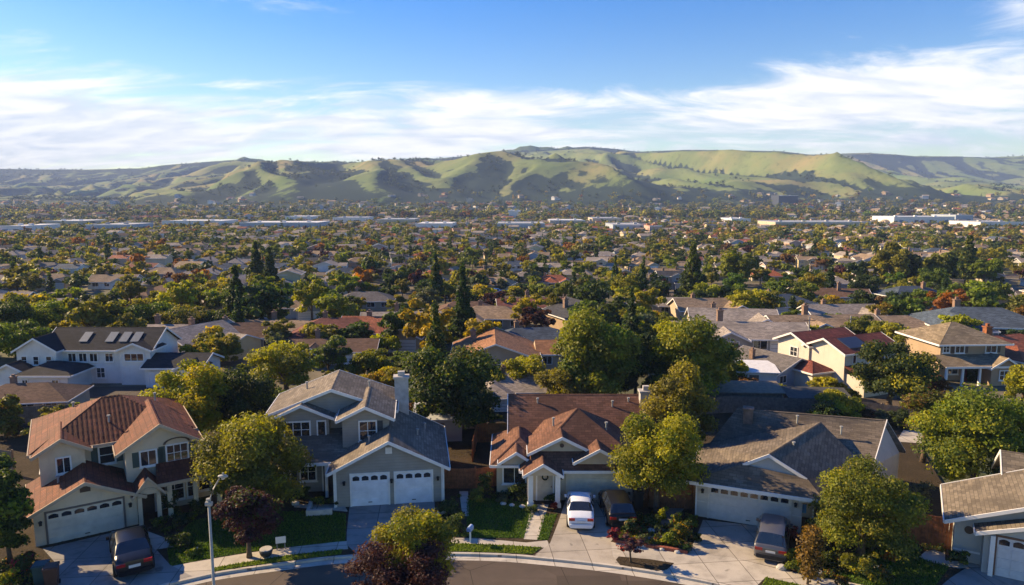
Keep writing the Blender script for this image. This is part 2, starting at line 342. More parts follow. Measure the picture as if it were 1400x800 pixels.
def build_terrain():
    ys = np.concatenate([np.linspace(700, 1150, 40)[:-1], np.linspace(1150, 3050, 330)[:-1], np.linspace(3050, 4300, 14)])
    xs = np.linspace(-3000, 3000, 640)
    X, Y = np.meshgrid(xs, ys); Zt = terrain(X, Y); Zt[0, :] = 0
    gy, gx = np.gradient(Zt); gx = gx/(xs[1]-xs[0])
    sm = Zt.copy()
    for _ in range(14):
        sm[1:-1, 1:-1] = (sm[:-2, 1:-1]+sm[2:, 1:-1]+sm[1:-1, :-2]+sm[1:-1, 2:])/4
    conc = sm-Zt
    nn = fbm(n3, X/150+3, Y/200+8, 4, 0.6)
    wood_shade = conc*0.20+np.clip(-gx, -0.5, 0.7)*1.9+(nn-0.5)*1.7+0.26  # oak woodland, plus shade of the right-facing slopes painted into the same mask
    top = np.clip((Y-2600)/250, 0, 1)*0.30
    wood_shade = np.clip(0.5+(wood_shade+top-0.10)*2.2, 0, 1)
    wood_shade = np.where(Y < 1350, np.maximum(wood_shade, np.clip((1350-Y)/200, 0, 0.8)), wood_shade)
    v = np.stack([X.ravel(), Y.ravel(), Zt.ravel()], 1); ny, nx = X.shape
    i = np.arange(ny*nx).reshape(ny, nx); f = np.stack([i[:-1, :-1].ravel(), i[:-1, 1:].ravel(), i[1:, 1:].ravel(), i[1:, :-1].ravel()], 1)
    me = bpy.data.meshes.new('hills'); me.vertices.add(len(v)); me.vertices.foreach_set('co', v.ravel())
    me.loops.add(f.size); me.loops.foreach_set('vertex_index', f.ravel().astype(np.int32)); me.polygons.add(len(f))
    me.polygons.foreach_set('loop_start', np.arange(0, f.size, 4, dtype=np.int32)); me.update(calc_edges=True)
    me.polygons.foreach_set('use_smooth', [True]*len(f))
    a = me.attributes.new('wood_shade', 'FLOAT', 'POINT'); a.data.foreach_set('value', wood_shade.ravel().astype(np.float32))
    m, t = newmat('hill grassland'); at_ = N(t, 'ShaderNodeAttribute', attribute_name='wood_shade'); o = geo(t)
    g1 = noise(t, 0.004, 6, o, 0.6); g2 = noise(t, 0.022, 6, o, 0.68); g3 = noise(t, 0.012, 5, o, 0.6)
    grass = ramp(t, g1, [(0.36, (0.125, 0.185, 0.056)), (0.5, (0.185, 0.22, 0.08)), (0.66, (0.28, 0.225, 0.10))])
    grass = mixc(t, ramp_f(t, g3, 0.5, 0.64, 0.6), grass, (0.10, 0.14, 0.05)); g4 = noise(t, 0.06, 5, o, 0.7); grass = mixc(t, ramp_f(t, g4, 0.54, 0.66, 0.5), grass, (0.07, 0.095, 0.038))
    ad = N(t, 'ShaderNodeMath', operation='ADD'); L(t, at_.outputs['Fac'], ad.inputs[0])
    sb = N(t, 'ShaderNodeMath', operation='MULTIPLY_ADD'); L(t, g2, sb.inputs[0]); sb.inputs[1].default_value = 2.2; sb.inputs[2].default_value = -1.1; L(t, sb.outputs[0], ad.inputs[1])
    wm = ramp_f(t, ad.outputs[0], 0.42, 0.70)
    col = mixc(t, wm, grass, (0.032, 0.050, 0.034)); finish(t, col, 0.95, g2, 0.5, 0, 0.05, 3.0)  # dark green covers both the woods and the painted slope shade
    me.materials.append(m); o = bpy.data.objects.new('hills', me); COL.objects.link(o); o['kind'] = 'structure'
    return X, Y, Zt, wood_shade
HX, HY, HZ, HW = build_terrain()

# valley ground: one sheet, to the foot of the hills
def valley():
    m, t = newmat('valley ground'); o = geo(t); n = noise(t, 0.035, 6, o, 0.6); f = noise(t, 0.5, 6, o, 0.65)
    col = ramp(t, n, [(0.35, (0.05, 0.065, 0.022)), (0.48, (0.10, 0.095, 0.05)), (0.56, (0.17, 0.14, 0.10)), (0.7, (0.07, 0.085, 0.028))])
    col = mixc(t, ramp_f(t, f, 0.4, 0.7, 0.6), col, (0.05, 0.045, 0.03)); finish(t, col, 0.95, f, 0.4)
    sheet('ground', [(-3000, -60), (3000, -60), (3000, 702), (-3000, 702)], -0.03, m)
valley()
# ------------------------------------------------------------------ haze (one even box of air round everything)
def haze():
    b = MB(); b.box(-3050, -80, -1.2, 3050, 4320, 420); o = b.build('haze', None or mathaze()); o['kind'] = 'stuff'
def mathaze():
    m, t = newmat('haze air'); o = N(t, 'ShaderNodeOutputMaterial'); v = N(t, 'ShaderNodeVolumePrincipled')
    v.inputs['Color'].default_value = (0.42, 0.60, 1.0, 1); v.inputs['Density'].default_value = HAZE; v.inputs['Anisotropy'].default_value = 0.0
    L(t, v.outputs[0], o.inputs['Volume']); return m
HAZE = 0.00017
haze()

# ================================================================== FRONT STREET, PAVEMENTS, YARDS
YZ = 0.12
def PY(*pp): return [at(x, y, YZ) for x, y in pp]
KPX = [(-420, 960), (-200, 905), (0, 862), (110, 832), (190, 809), (225, 798), (258, 790), (292, 782.5), (340, 775), (400, 767), (460, 760), (540, 756), (620, 755), (690, 757), (740, 761), (790, 766), (840, 772), (900, 781), (950, 790), (1000, 801), (1080, 822), (1180, 856), (1320, 915), (1500, 1010)]
K = [at(x, y, YZ) for x, y in KPX]
def smooth_poly(pts, n=5):
    out = []
    for i in range(len(pts)-1):
        p0 = pts[max(i-1, 0)]; p1 = pts[i]; p2 = pts[i+1]; p3 = pts[min(i+2, len(pts)-1)]
        for k in range(n):
            t = k/n; out.append(0.5*((2*p1)+(-p0+p2)*t+(2*p0-5*p1+4*p2-p3)*t*t+(-p0+3*p1-3*p2+p3)*t**3))
    out.append(pts[-1]); return out
K = smooth_poly(K)
def offset(pts, d):
    out = []
    for i, p in enumerate(pts):
        t = (pts[min(i+1, len(pts)-1)]-pts[max(i-1, 0)]); t.z = 0; t.normalize(); out.append(Vector((p.x-t.y*-d, p.y+t.x*-d, p.z)))
    return out   # d > 0: to the right of travel (towards the street for K running left to right)
def strip(name, a, b, z0, z1, m, kind='structure'):
    s = MB()
    for i in range(len(a)-1):
        s.face([(a[i].x, a[i].y, z0), (a[i+1].x, a[i+1].y, z0), (b[i+1].x, b[i+1].y, z1), (b[i].x, b[i].y, z1)])
    o = s.build(name, m); o['kind'] = kind; return o
Ko = offset(K, 0.16); Kg = offset(K, 0.62)
# street
rd = MB()
for i in range(len(Ko)-1):
    a, b = Ko[i], Ko[i+1]; rd.face([(a.x, min(a.y, 60), 0.0), (b.x, b.y, 0.0), (b.x*0.9, 19.0, 0.0), (a.x*0.9, 19.0, 0.0)])
o = rd.build('street', asphalt); o['kind'] = 'structure'
strip('street gutter'.replace(' ', '_'), Ko, Kg, 0.008, 0.006, kerbm)
kb = MB()
for i in range(len(K)-1):
    a, b, c, d = K[i], K[i+1], Ko[i+1], Ko[i]
    kb.face([(a.x, a.y, YZ+.012), (b.x, b.y, YZ+.012), (c.x, c.y, YZ+.008), (d.x, d.y, YZ+.008)]); kb.face([(d.x, d.y, YZ+.008), (c.x, c.y, YZ+.008), (c.x, c.y, -.02), (d.x, d.y, -.02)])
    kb.face([(b.x, b.y, YZ+.012), (a.x, a.y, YZ+.012), (a.x, a.y, 0), (b.x, b.y, 0)])
o = kb.build('kerb', kerbm); o['kind'] = 'structure'
# yard soil behind the kerb
yd = MB()
for i in range(len(K)-1):
    a, b = K[i], K[i+1]; yd.face([(a.x, a.y, YZ), (b.x, b.y, YZ), (b.x*1.7, 60, YZ), (a.x*1.7, 60, YZ)])
o = yd.build('yard_ground', soil); o['kind'] = 'structure'
near = sheet('near_pavement', [(-30, 8), (30, 8), (30, 19.0), (-30, 19.0)], YZ, concrete); 
sheet('near_kerb', [(-30, 18.9), (30, 18.9), (30, 19.1), (-30, 19.1)], YZ+0.01, kerbm, thick=0.13)
def yard(name, m, lvl, *pp): return sheet(name, PY(*pp), YZ+0.004*lvl, m)
yard('pavement', concrete, 2, (226, 776), (262, 769), (291, 764), (340, 756), (400, 748), (460, 741), (474, 740), (476, 751), (460, 752), (400, 759), (340, 768), (292, 777), (288, 784), (258, 790), (225, 798))
yard('pavement', concrete, 2, (590, 735), (650, 736), (720, 742), (748, 739), (752, 746), (730, 760), (744, 749), (700, 746), (655, 744), (590, 742))
yard('pavement', concrete, 2, (835, 741), (880, 748), (938, 757), (942, 757), (1000, 762), (1060, 777), (1092, 784), (1120, 789), (1180, 800), (1240, 818), (1200, 845), (1130, 812), (1090, 799), (1047, 789), (1030, 806), (1000, 800), (950, 789.5), (900, 780.5), (912, 779), (922, 770), (890, 765), (846, 761), (838, 770), (831, 770))
yard('verge_grass', verge, 3, (292, 776.5), (340, 768), (400, 758.5), (469, 751), (466, 758), (400, 766), (340, 774), (293, 781.5))
yard('verge_grass', verge, 3, (588, 742), (655, 744), (700, 746), (741, 748.5), (728, 758), (690, 756), (640, 754.5), (588, 754.5))
yard('verge_grass', verge, 3, (590, 733.5), (641, 733.5), (641, 729), (596, 728))
yard('verge_mulch', soil, 3, (846, 761.5), (890, 765.5), (921, 770.5), (908, 780.5), (850, 772))
yard('verge_grass', verge, 3, (1047, 789.5), (1090, 799), (1150, 816), (1130, 830), (1040, 805))
yard('lawn', lawnm, 1, (232, 774), (228, 748), (262, 712), (330, 700), (352, 700), (385, 700), (440, 698), (473, 703), (472, 740), (400, 747), (340, 755), (290, 763))
yard('lawn', lawnm, 1, (638, 683), (690, 682), (727, 690), (733, 698), (716, 736), (650, 735), (638, 733))
yard('lawn', lawnm, 1, (742, 703), (762, 703), (749, 738.5), (734, 738.5))
yard('lawn', lawnm, 1, (1110, 770), (1180, 752), (1255, 752), (1262, 765), (1300, 773), (1275, 806), (1220, 812), (1160, 795))
LAWNS = [o for o in COL.objects if o.name.startswith(('lawn', 'verge_grass'))]
def blades():
    r_ = np.random.default_rng(77); V = []
    for o in LAWNS:
        me = o.data; vg = o.name.startswith('verge')
        for p in me.polygons:
            a, b, c = [np.array(me.vertices[i].co) for i in p.vertices]
            n = int(p.area*260); u = r_.random((n, 2)); fl = u.sum(1) > 1; u[fl] = 1-u[fl]; q = a+(b-a)*u[:, :1]+(c-a)*u[:, 1:]; ang = r_.random(n)*6.283; w_ = .035; h = .05+.06*r_.random(n)
            d = np.stack([np.cos(ang)*w_, np.sin(ang)*w_, np.zeros(n)], 1); tip = q+np.stack([(r_.random(n)-.5)*.06, (r_.random(n)-.5)*.06, h], 1)
            V.append((np.stack([q-d, q+d, tip], 1).reshape(-1, 3), np.full(n, 1 if vg else 0)))
    VV = np.concatenate([v for v, _ in V]); kk = np.concatenate([k for _, k in V]); n = len(kk); T = np.arange(3*n).reshape(n, 3)
    me = raw_mesh('grass', VV, np.zeros((0, 4), int), T, np.clip(.5+(r_.random(n)-.5)*1.0, 0, 1), [leafm('lawn'), leafm('verge')], kk); o = bpy.data.objects.new('grass', me); COL.objects.link(o); o['kind'] = 'stuff'; tag(o, 'short mown grass of the front lawns and verges', 'grass')
yard('driveway', drive2, 3, (58, 750), (75, 747), (168, 725), (172, 738), (205, 742), (232, 772), (262, 788), (225, 798), (190, 809), (110, 832), (70, 838), (78, 800), (76, 770))
yard('driveway', drive2, 3, (478, 691), (594, 684), (596, 735), (598, 755), (540, 756), (487, 757.5), (474, 745), (474, 728))
yard('driveway', drive, 3, (773, 685), (868, 683), (862, 705), (835, 741), (838, 761), (848, 773), (790, 766), (731, 760.5), (752, 743), (763, 715))
yard('driveway', drive, 3, (961, 711), (1082, 724), (1075, 745), (1062, 777), (1000, 762), (941, 757), (952, 735))
yard('driveway', drive2, 3, (1330, 771), (1420, 796), (1500, 830), (1350, 860), (1270, 815), (1300, 790))
yard('path', concrete, 4, (727, 690), (750, 690), (735, 738.5), (716, 737.5))
yard('path', concrete, 4, (200, 726), (232, 738), (238, 748), (212, 752), (196, 735))
yard('path', concrete, 4, (1256, 762), (1268, 752), (1292, 752), (1292, 766), (1330, 770), (1345, 776), (1310, 778), (1270, 768))
yard('path', concrete, 4, (402, 690), (470, 690), (476, 700), (440, 697), (402, 694))
yard('path', concrete, 4, (628, 672), (640, 672), (641, 706), (632, 706))
yard('path', greywood and drive2, 4, (896, 690), (940, 690), (905, 735), (880, 738))

# ================================================================== HOUSE KIT
TH = 0.14
def slope_uv(pts, ea):
    e = Vector(ea); e.z = 0; e.normalize(); n = None
    P0 = Vector(pts[0]); a = Vector(pts[1])-P0; b = Vector(pts[-1])-P0; n = a.cross(b).normalized(); v = n.cross(e).normalized()
    if v.z < 0: v = -v
    return [((Vector(p)-P0).dot(e), (Vector(p)-P0).dot(v)) for p in pts]
class House:
    """parts are gathered in local coordinates (x along the front, y into the depth) and built as children of one empty"""
    def __init__(s, name, loc, rot, label, cat='house', group=None, roof='grey', wall='beige', trim=None, z=YZ):
        s.root = empty(name, (loc[0], loc[1], z), R(rot), label, cat, group)
        s.wm = wallm(wall) if isinstance(wall, str) else wall; s.rm = roofm(roof) if isinstance(roof, str) else roof; s.tm = trim or white
        s.w = MB(); s.r = MB(); s.t = MB(); s.T = None
    def xf(s, p):
        if s.T is None: return Vector(p)
        ox, oy, a = s.T; c, d = math.cos(a), math.sin(a); return Vector((ox+p[0]*c-p[1]*d, oy+p[0]*d+p[1]*c, p[2]))
    def block(s, ox=0, oy=0, rot=0): s.T = (ox, oy, R(rot)); return s
    def slab(s, pts, ea=None, th=TH):
        q = [s.xf(p) for p in pts]; e = (q[1]-q[0]) if ea is None else (s.xf((ea[0], ea[1], 0))-s.xf((0, 0, 0)))
        uv = slope_uv(q, e); s.r.face(q, uv); b = [Vector((p.x, p.y, p.z-th)) for p in q]; s.r.face(b[::-1], uv[::-1])
        for k in range(len(q)):
            j = (k+1) % len(q); s.r.face([q[k], b[k], b[j], q[j]])
    def fascia(s, p, q, out=(0, -1), h=0.2, w=0.05):
        p = s.xf(p); q = s.xf(q); d = (q-p); d.z = 0; d.normalize(); n = Vector((d.y, -d.x, 0))
        o = s.xf((out[0], out[1], 0))-s.xf((0, 0, 0))
        if n.dot(o) < 0: n = -n
        a = Vector((0, 0, 0.025)); b = Vector((0, 0, 0.025-h))
        s.t.prism([p+a+n*0.006, q+a+n*0.006, q+b+n*0.006, p+b+n*0.006], n*w)
    def walls(s, x0, x1, y0, y1, z0, z1, gable=None, apex=0):
        """box walls; gable 'y': ridge along y, so gables on the y faces"""
        f = s.w; X = s.xf; zt = z1-0.07
        def pent(a, b):
            m = ((a[0]+b[0])/2, (a[1]+b[1])/2); return [X((a[0], a[1], z0)), X((b[0], b[1], z0)), X((b[0], b[1], zt)), X((m[0], m[1], apex-0.07)), X((a[0], a[1], zt))]
        def quad(a, b): return [X((a[0], a[1], z0)), X((b[0], b[1], z0)), X((b[0], b[1], zt)), X((a[0], a[1], zt))]
        A, B, C, D = (x0, y0), (x1, y0), (x1, y1), (x0, y1)
        for k, (a, b) in enumerate(((A, B), (B, C), (C, D), (D, A))):
            g = (gable == 'y' and k in (0, 2)) or (gable == 'x' and k in (1, 3)); f.face(pent(a, b) if g else quad(a, b))
    def gable(s, x0, x1, y0, y1, ze, zr, axis='y', oh=0.4, og=0.35, rakes=(1, 1), eaves=(1, 1)):
        if axis == 'y':
            xm = (x0+x1)/2; k = (zr-ze)/((x1-x0)/2); zo = ze-k*oh; a, b = y0-og*rakes[0], y1+og*rakes[1]
            s.slab([(x0-oh, a, zo), (x0-oh, b, zo), (xm, b, zr), (xm, a, zr)][::-1], (0, 1)); s.slab([(x1+oh, a, zo), (x1+oh, b, zo), (xm, b, zr), (xm, a, zr)], (0, 1))
            for fl, yy, o in ((rakes[0], a, -1), (rakes[1], b, 1)):
                if fl: s.fascia((x0-oh, yy, zo), (xm, yy, zr), (0, o)); s.fascia((xm, yy, zr), (x1+oh, yy, zo), (0, o))
            if eaves[0]: s.fascia((x0-oh, a, zo), (x0-oh, b, zo), (-1, 0), 0.17)
            if eaves[1]: s.fascia((x1+oh, a, zo), (x1+oh, b, zo), (1, 0), 0.17)
            s.cap((xm, a, zr), (xm, b, zr))
        else:
            ym = (y0+y1)/2; k = (zr-ze)/((y1-y0)/2); zo = ze-k*oh; a, b = x0-og*rakes[0], x1+og*rakes[1]
            s.slab([(a, y0-oh, zo), (b, y0-oh, zo), (b, ym, zr), (a, ym, zr)]); s.slab([(b, y1+oh, zo), (a, y1+oh, zo), (a, ym, zr), (b, ym, zr)])
            for fl, xx, o in ((rakes[0], a, -1), (rakes[1], b, 1)):
                if fl: s.fascia((xx, y0-oh, zo), (xx, ym, zr), (o, 0)); s.fascia((xx, ym, zr), (xx, y1+oh, zo), (o, 0))
            if eaves[0]: s.fascia((a, y0-oh, zo), (b, y0-oh, zo), (0, -1), 0.17)
            if eaves[1]: s.fascia((a, y1+oh, zo), (b, y1+oh, zo), (0, 1), 0.17)
            s.cap((a, ym, zr), (b, ym, zr))
    def cap(s, p, q, r=0.09):
        p = s.xf(p)+Vector((0, 0, 0.012)); q = s.xf(q)+Vector((0, 0, 0.012)); d = (q-p).normalized(); n = Vector((-d.y, d.x, 0)).normalized()
        L0 = (q-p).length
        s.r.face([p+n*r-Vector((0, 0, r*.45)), p, q, q+n*r-Vector((0, 0, r*.45))], [(0, 0), (0, .1), (L0, .1), (L0, 0)]); s.r.face([p, p-n*r-Vector((0, 0, r*.45)), q-n*r-Vector((0, 0, r*.45)), q], [(0, 0), (0, .1), (L0, .1), (L0, 0)])
    def hip(s, x0, x1, y0, y1, ze, zr, oh=0.4, apex=None):
        hx, hy = (x1-x0)/2, (y1-y0)/2; m = min(hx, hy); k = (zr-ze)/m; zo = ze-k*oh; a, b, c, d = x0-oh, x1+oh, y0-oh, y1+oh
        if apex: P1 = P2 = (apex[0], apex[1], zr)
        elif hx >= hy: P1 = (x0+m, y0+hy, zr); P2 = (x1-m, y0+hy, zr)
        else: P1 = (x0+hx, y0+m, zr); P2 = (x0+hx, y1-m, zr)
        if hx >= hy:
            s.slab([(a, c, zo), (b, c, zo), P2, P1] if P1 != P2 else [(a, c, zo), (b, c, zo), P1]); s.slab([(b, d, zo), (a, d, zo), P1, P2] if P1 != P2 else [(b, d, zo), (a, d, zo), P1]); s.slab([(b, c, zo), (b, d, zo), P2]); s.slab([(a, d, zo), (a, c, zo), P1])
        else:
            s.slab([(a, c, zo), (b, c, zo), P1]); s.slab([(b, d, zo), (a, d, zo), P2]); s.slab([(b, c, zo), (b, d, zo), P2, P1]); s.slab([(a, d, zo), (a, c, zo), P1, P2])
        C = [(a, c, zo), (b, c, zo), (b, d, zo), (a, d, zo)]; O = [(0, -1), (1, 0), (0, 1), (-1, 0)]
        for i in range(4): s.fascia(C[i], C[(i+1) % 4], O[i], 0.17)
        if P1 != P2: s.cap(P1, P2)
        near1 = (0, 3) if hx >= hy else (0, 1)
        for i in range(4): s.cap(C[i], P1 if i in near1 else P2, 0.07)
    def box(s, target, *a): getattr(s, target).box(*a, T=s.xf)
    def done(s):
        s.T = None
        s.wall = s.w.build('wall', s.wm, s.root); s.roof = s.r.build('roof', s.rm, s.root)
        if s.t.v: s.trim = s.t.build('trim', s.tm, s.root)
        return s.root
    # --- openings on a wall: p = lower left corner seen from outside, d = direction to the right in plan, n = outward
    def frame_T(s, x, y, z, ang):
        c, d = math.cos(R(ang)), math.sin(R(ang)); base = s.T
        def T(p):
            q = (x+p[0]*c-p[1]*d, y+p[0]*d+p[1]*c, z+p[2])
            if base is None: return Vector(q)
            ox, oy, a = base; cc, dd = math.cos(a), math.sin(a); return Vector((ox+q[0]*cc-q[1]*dd, oy+q[0]*dd+q[1]*cc, q[2]))
        return T
    def window(s, x, y, z, w, h, ang=0, cols=2, rows=2, shutters=None, fm=None, label=None):
        """ang 0 faces -y. local y negative is outwards"""
        T = s.frame_T(x, y, z, ang); f = MB(); b = 0.09
        f.box(-b, -.07, -b, w+b, -.004, 0, T); f.box(-b, -.07, h, w+b, -.004, h+b, T); f.box(-b, -.07, 0, 0, -.004, h, T); f.box(w, -.07, 0, w+b, -.004, h, T)
        f.box(-b-.05, -.12, -b-.05, w+b+.05, -.0045, -b-.002, T)
        for i in range(1, cols): f.box(w*i/cols-.022, -.05, .002, w*i/cols+.022, -.006, h-.002, T)
        for i in range(1, rows): f.box(.002, -.045, h*i/rows-.018, w-.002, -.007, h*i/rows+.018, T)
        fr = f.build('window', fm or white, s.root)
        if label: fr['label'] = label
        g = MB(); g.face([T((0, -.012, 0)), T((w, -.012, 0)), T((w, -.012, h)), T((0, -.012, h))]); g.build('pane', glass, fr)
        if shutters:
            for sx in (-b-.36, w+b+.02) if shutters[0] == 'both' else ((-b-.36,) if shutters[0] == 'left' else (w+b+.02,)):
                q = MB(); q.box(sx, -.05, -.03, sx+.34, -.005, h+.03, T)
                for k in range(1, int(h/.12)): q.box(sx+.04, -.062, k*.12-.03, sx+.30, -.051, k*.12+.02, T)
                q.build('shutter', shutters[1], s.root)
        return fr
    def garage(s, x, y, z, w, h, ang=0, m=None, lights=True, trimm=None, cols=8, rows=4):
        T = s.frame_T(x, y, z, ang); f = MB(); m = m or doorwhite
        f.face([T((0, -.01, 0)), T((w, -.01, 0)), T((w, -.01, h)), T((0, -.01, h))])
        pw, ph = w/cols, h/rows
        for i in range(cols):
            for j in range(rows):
                if lights and j == rows-1: continue
                f.box(i*pw+.05, -.04, j*ph+.05, (i+1)*pw-.05, -.011, (j+1)*ph-.05, T)
        d = f.build('garage_door', m, s.root)
        if lights:
            g = MB()
            for i in range(cols):
                x0 = i*pw+.07; x1 = (i+1)*pw-.07; z0 = h-ph+.12; z1 = h-.09
                g.face([T((x0, -.016, z0)), T((x1, -.016, z0)), T((x1, -.016, z1-.08))] + [T((x0+(x1-x0)*(1-k/6), -.016, z1-.08+.08*math.sin(math.pi*k/6))) for k in range(1, 6)] + [T((x0, -.016, z1-.08))])
            g.build('pane', glass, d)
        hd = MB(); hd.box(w/2-.12, -.07, .25, w/2+.12, -.045, .29, T); hd.build('handle', black, d)
        t = MB(); b = .10
        t.box(-b, -.06, 0, -.002, .0-.004, h+b, T); t.box(w+.002, -.06, 0, w+b, -.004, h+b, T); t.box(-.001, -.061, h+.002, w+.001, -.004, h+b, T)
        t.build('garage_door_frame', trimm or white, s.root); return d
    def door(s, x, y, z, w, h, ang=0, m=None):
        T = s.frame_T(x, y, z, ang); f = MB(); f.box(0, -.05, 0, w, -.004, h, T)
        for i in range(2):
            for j in range(3): f.box(w*(.1+.45*i), -.065, h*(.06+.32*j), w*(.45+.45*i), -.051, h*(.32+.32*j), T)
        d = f.build('door', m or doorwhite, s.root); k = MB(); k.box(w*.88, -.11, h*.45, w*.93, -.066, h*.5, T); k.build('handle', chrome, d)
        t = MB(); b = .1; t.box(-b, -.06, 0, -.003, -.005, h+b, T); t.box(w+.003, -.06, 0, w+b, -.005, h+b, T); t.box(-.002, -.061, h+.003, w+.002, -.005, h+b, T); t.build('door_frame', white, s.root)
    def chimney(s, x, y, w, d, z0, z1, m=None):
        c = MB(); c.box(x-w/2, y-d/2, z0, x+w/2, y+d/2, z1, s.xf); c.box(x-w/2-.08, y-d/2-.08, z1+.002, x+w/2+.08, y+d/2+.08, z1+.14, s.xf); c.box(x-w/4, y-d/4, z1+.142, x+w/4, y+d/4, z1+.45, s.xf)
        return c.build('chimney', m or s.wm, s.root)
    def vents(s, spots):
        for (x, y, z) in spots:
            p = s.xf((x, y, z)); v = MB(); v.tube([p-Vector((0, 0, .2)), p+Vector((0, 0, .28))], .055, 8); v.tube([p+Vector((0, 0, .28)), p+Vector((0, 0, .36))], .10, 8); v.build('vent', steel, s.root)

def lantern(h, x, y, z, ang=0):
    T = h.frame_T(x, y, z, ang); f = MB(); f.box(-.03, -.14, .0, .03, -.005, .05, T); f.box(-.07, -.22, -.16, .07, -.08, .0, T); f.box(-.09, -.24, .002, .09, -.06, .04, T); f.build('wall_lantern', black, h.root)

def downpipe(h, x, y, z0, z1):
    f = MB(); f.box(x-.04, y-.1, z0, x+.04, y-.01, z1, h.xf); f.build('downpipe', white, h.root)

def cornerboards(h, x0, x1, y, z0, z1):
    for x in (x0, x1): h.t.box(x-.06, y-.025, z0, x+.06, y+.06, z1, T=h.xf)

# ---------------- A : terracotta two-storey house at the left
def house_a():
    o = at(49, 748, YZ); h = House('terracotta_house', o, 33, 'two-storey cream stucco house with terracotta tile roof, dark saloon on its driveway', roof=mat_shingle('roof deep terracotta', (0.17, 0.050, 0.026), True), wall=mat_stucco('stucco warm buff', (0.66, 0.53, 0.37)), trim=mat_plain('tan trim paint', (0.46, 0.36, 0.25), 0.7, var=.1))
    h.walls(0, 4.9, 0, 5.0, -.1, 2.0, 'y', 3.22); h.gable(0, 4.9, 0, 5.2, 2.0, 3.22, 'y', .45, .4, (1, 0))
    h.walls(0.35, 8.2, 3.7, 10.6, -.1, 4.35); h.hip(0.35, 8.2, 3.7, 10.6, 4.35, 6.0, .5)
    # upper left bay and right gabled bay
    h.walls(0.35, 2.6, 3.05, 5, 1.9, 4.3, 'y', 4.95); h.gable(0.35, 2.6, 3.05, 6.5, 4.3, 4.95, 'y', .35, .35, (1, 0))
    h.walls(4.55, 8.25, 1.35, 6, -.1, 4.3, 'y', 5.45); h.gable(4.55, 8.25, 1.35, 7.2, 4.3, 5.45, 'y', .5, .45, (1, 0))
    # porch roof at the right, entry arch
    h.slab([(5.9, -.35, 2.25), (9.5, -.35, 2.25), (9.5, 1.3, 2.95), (6.1, 1.3, 2.95)]); h.slab([(9.5, -.35, 2.25), (9.9, .2, 2.25), (9.9, 3.2, 2.25), (9.5, 1.3, 2.95)], (0, 1)); h.fascia((5.9, -.35, 2.25), (9.5, -.35, 2.25))
    h.walls(8.25, 9.3, 2.0, 6, -.1, 2.8)
    for x in (6.6, 8.0, 9.3): h.w.box(x-.13, -.15, -.1, x+.13, .11, 2.14)
    h.walls(4.9, 6.1, -.25, 1.3, 1.75, 2.1, 'y', 2.85); h.gable(4.9, 6.1, -.25, 2.0, 2.1, 2.85, 'y', .25, .2, (1, 0))
    h.w.box(4.92, -.24, -.1, 5.14, 0.0, 1.8); h.w.box(5.9, -.24, -.1, 6.12, 0.0, 1.8)
    h.vents([(2.2, 8.6, 5.2), (4.0, 4.9, 5.0), (6.9, 8.2, 5.2), (1.2, 2.2, 2.6)])
    # arch over the entry
    a = MB(); n = 8
    for k in range(n):
        t0, t1 = math.pi*k/n, math.pi*(k+1)/n; f = lambda t, r: (5.52-math.cos(t)*r, 1.62+math.sin(t)*r)
        p = [f(t0, .42), f(t1, .42), f(t1, .56), f(t0, .56)]; a.prism([(q[0], -.30, q[1]) for q in p], (0, .05, 0))
    h.done(); a.build('entry_arch', wallm('cream'), h.root)
    teal = mat_plain('dull green shutter paint', (0.055, 0.085, 0.075), 0.7); rd_ = mat_plain('faded red curtain', (0.40, 0.12, 0.10), 0.8)
    h.garage(.6, 0, -.1, 3.6, 1.85, 0, doorcream, True, mat_plain('grey brown door frame', (0.15, 0.12, 0.10), .8), 6, 4)
    h.window(5.35, 1.35, 2.95, .78, .85, 0, 2, 1, ('both', teal)); h.window(6.75, 1.35, 2.95, 1.1, .95, 0, 3, 2, ('both', teal))
    h.window(3.35, 3.7, 2.75, .75, 1.0, 0, 1, 2, ('both', teal)); h.window(1.2, 3.05, 2.85, .62, .85, 0, 2, 1)
    for i in range(4): h.window(.35, 10.0-1.45*i, 2.5, .75, 1.2, -90, 1, 2)
    h.window(5.0+1.55, 1.35, .5, .95, 1.25, 0, 2, 2); h.window(7.75, 1.35, .5, .45, 1.25, 0, 1, 2); h.window(8.5, 2.0, .5, .6, 1.2, 0, 1, 2)
    h.door(5.1, 1.35, -.1, .8, 2.0, 0, darktrim); lantern(h, .3, 0, 1.35); lantern(h, 4.55, 0, 1.35)
    # half-round attic vent and arched trim under the gables
    v = MB()
    for k in range(8):
        t0, t1 = math.pi*k/8, math.pi*(k+1)/8; f = lambda t, r: (7.3-math.cos(t)*r, 4.02+math.sin(t)*r*.45)
        p = [f(t0, .62), f(t1, .62), f(t1, .75), f(t0, .75)]; v.prism([(q[0], 1.34, q[1]) for q in p], (0, -.06, 0))
    v.build('window_arch', darktrim, h.root)
    v = MB(); v.box(2.2, -.05, 2.55, 2.7, -.004, 2.85); v.build('gable_vent', darktrim, h.root)
    return h
HA = house_a()

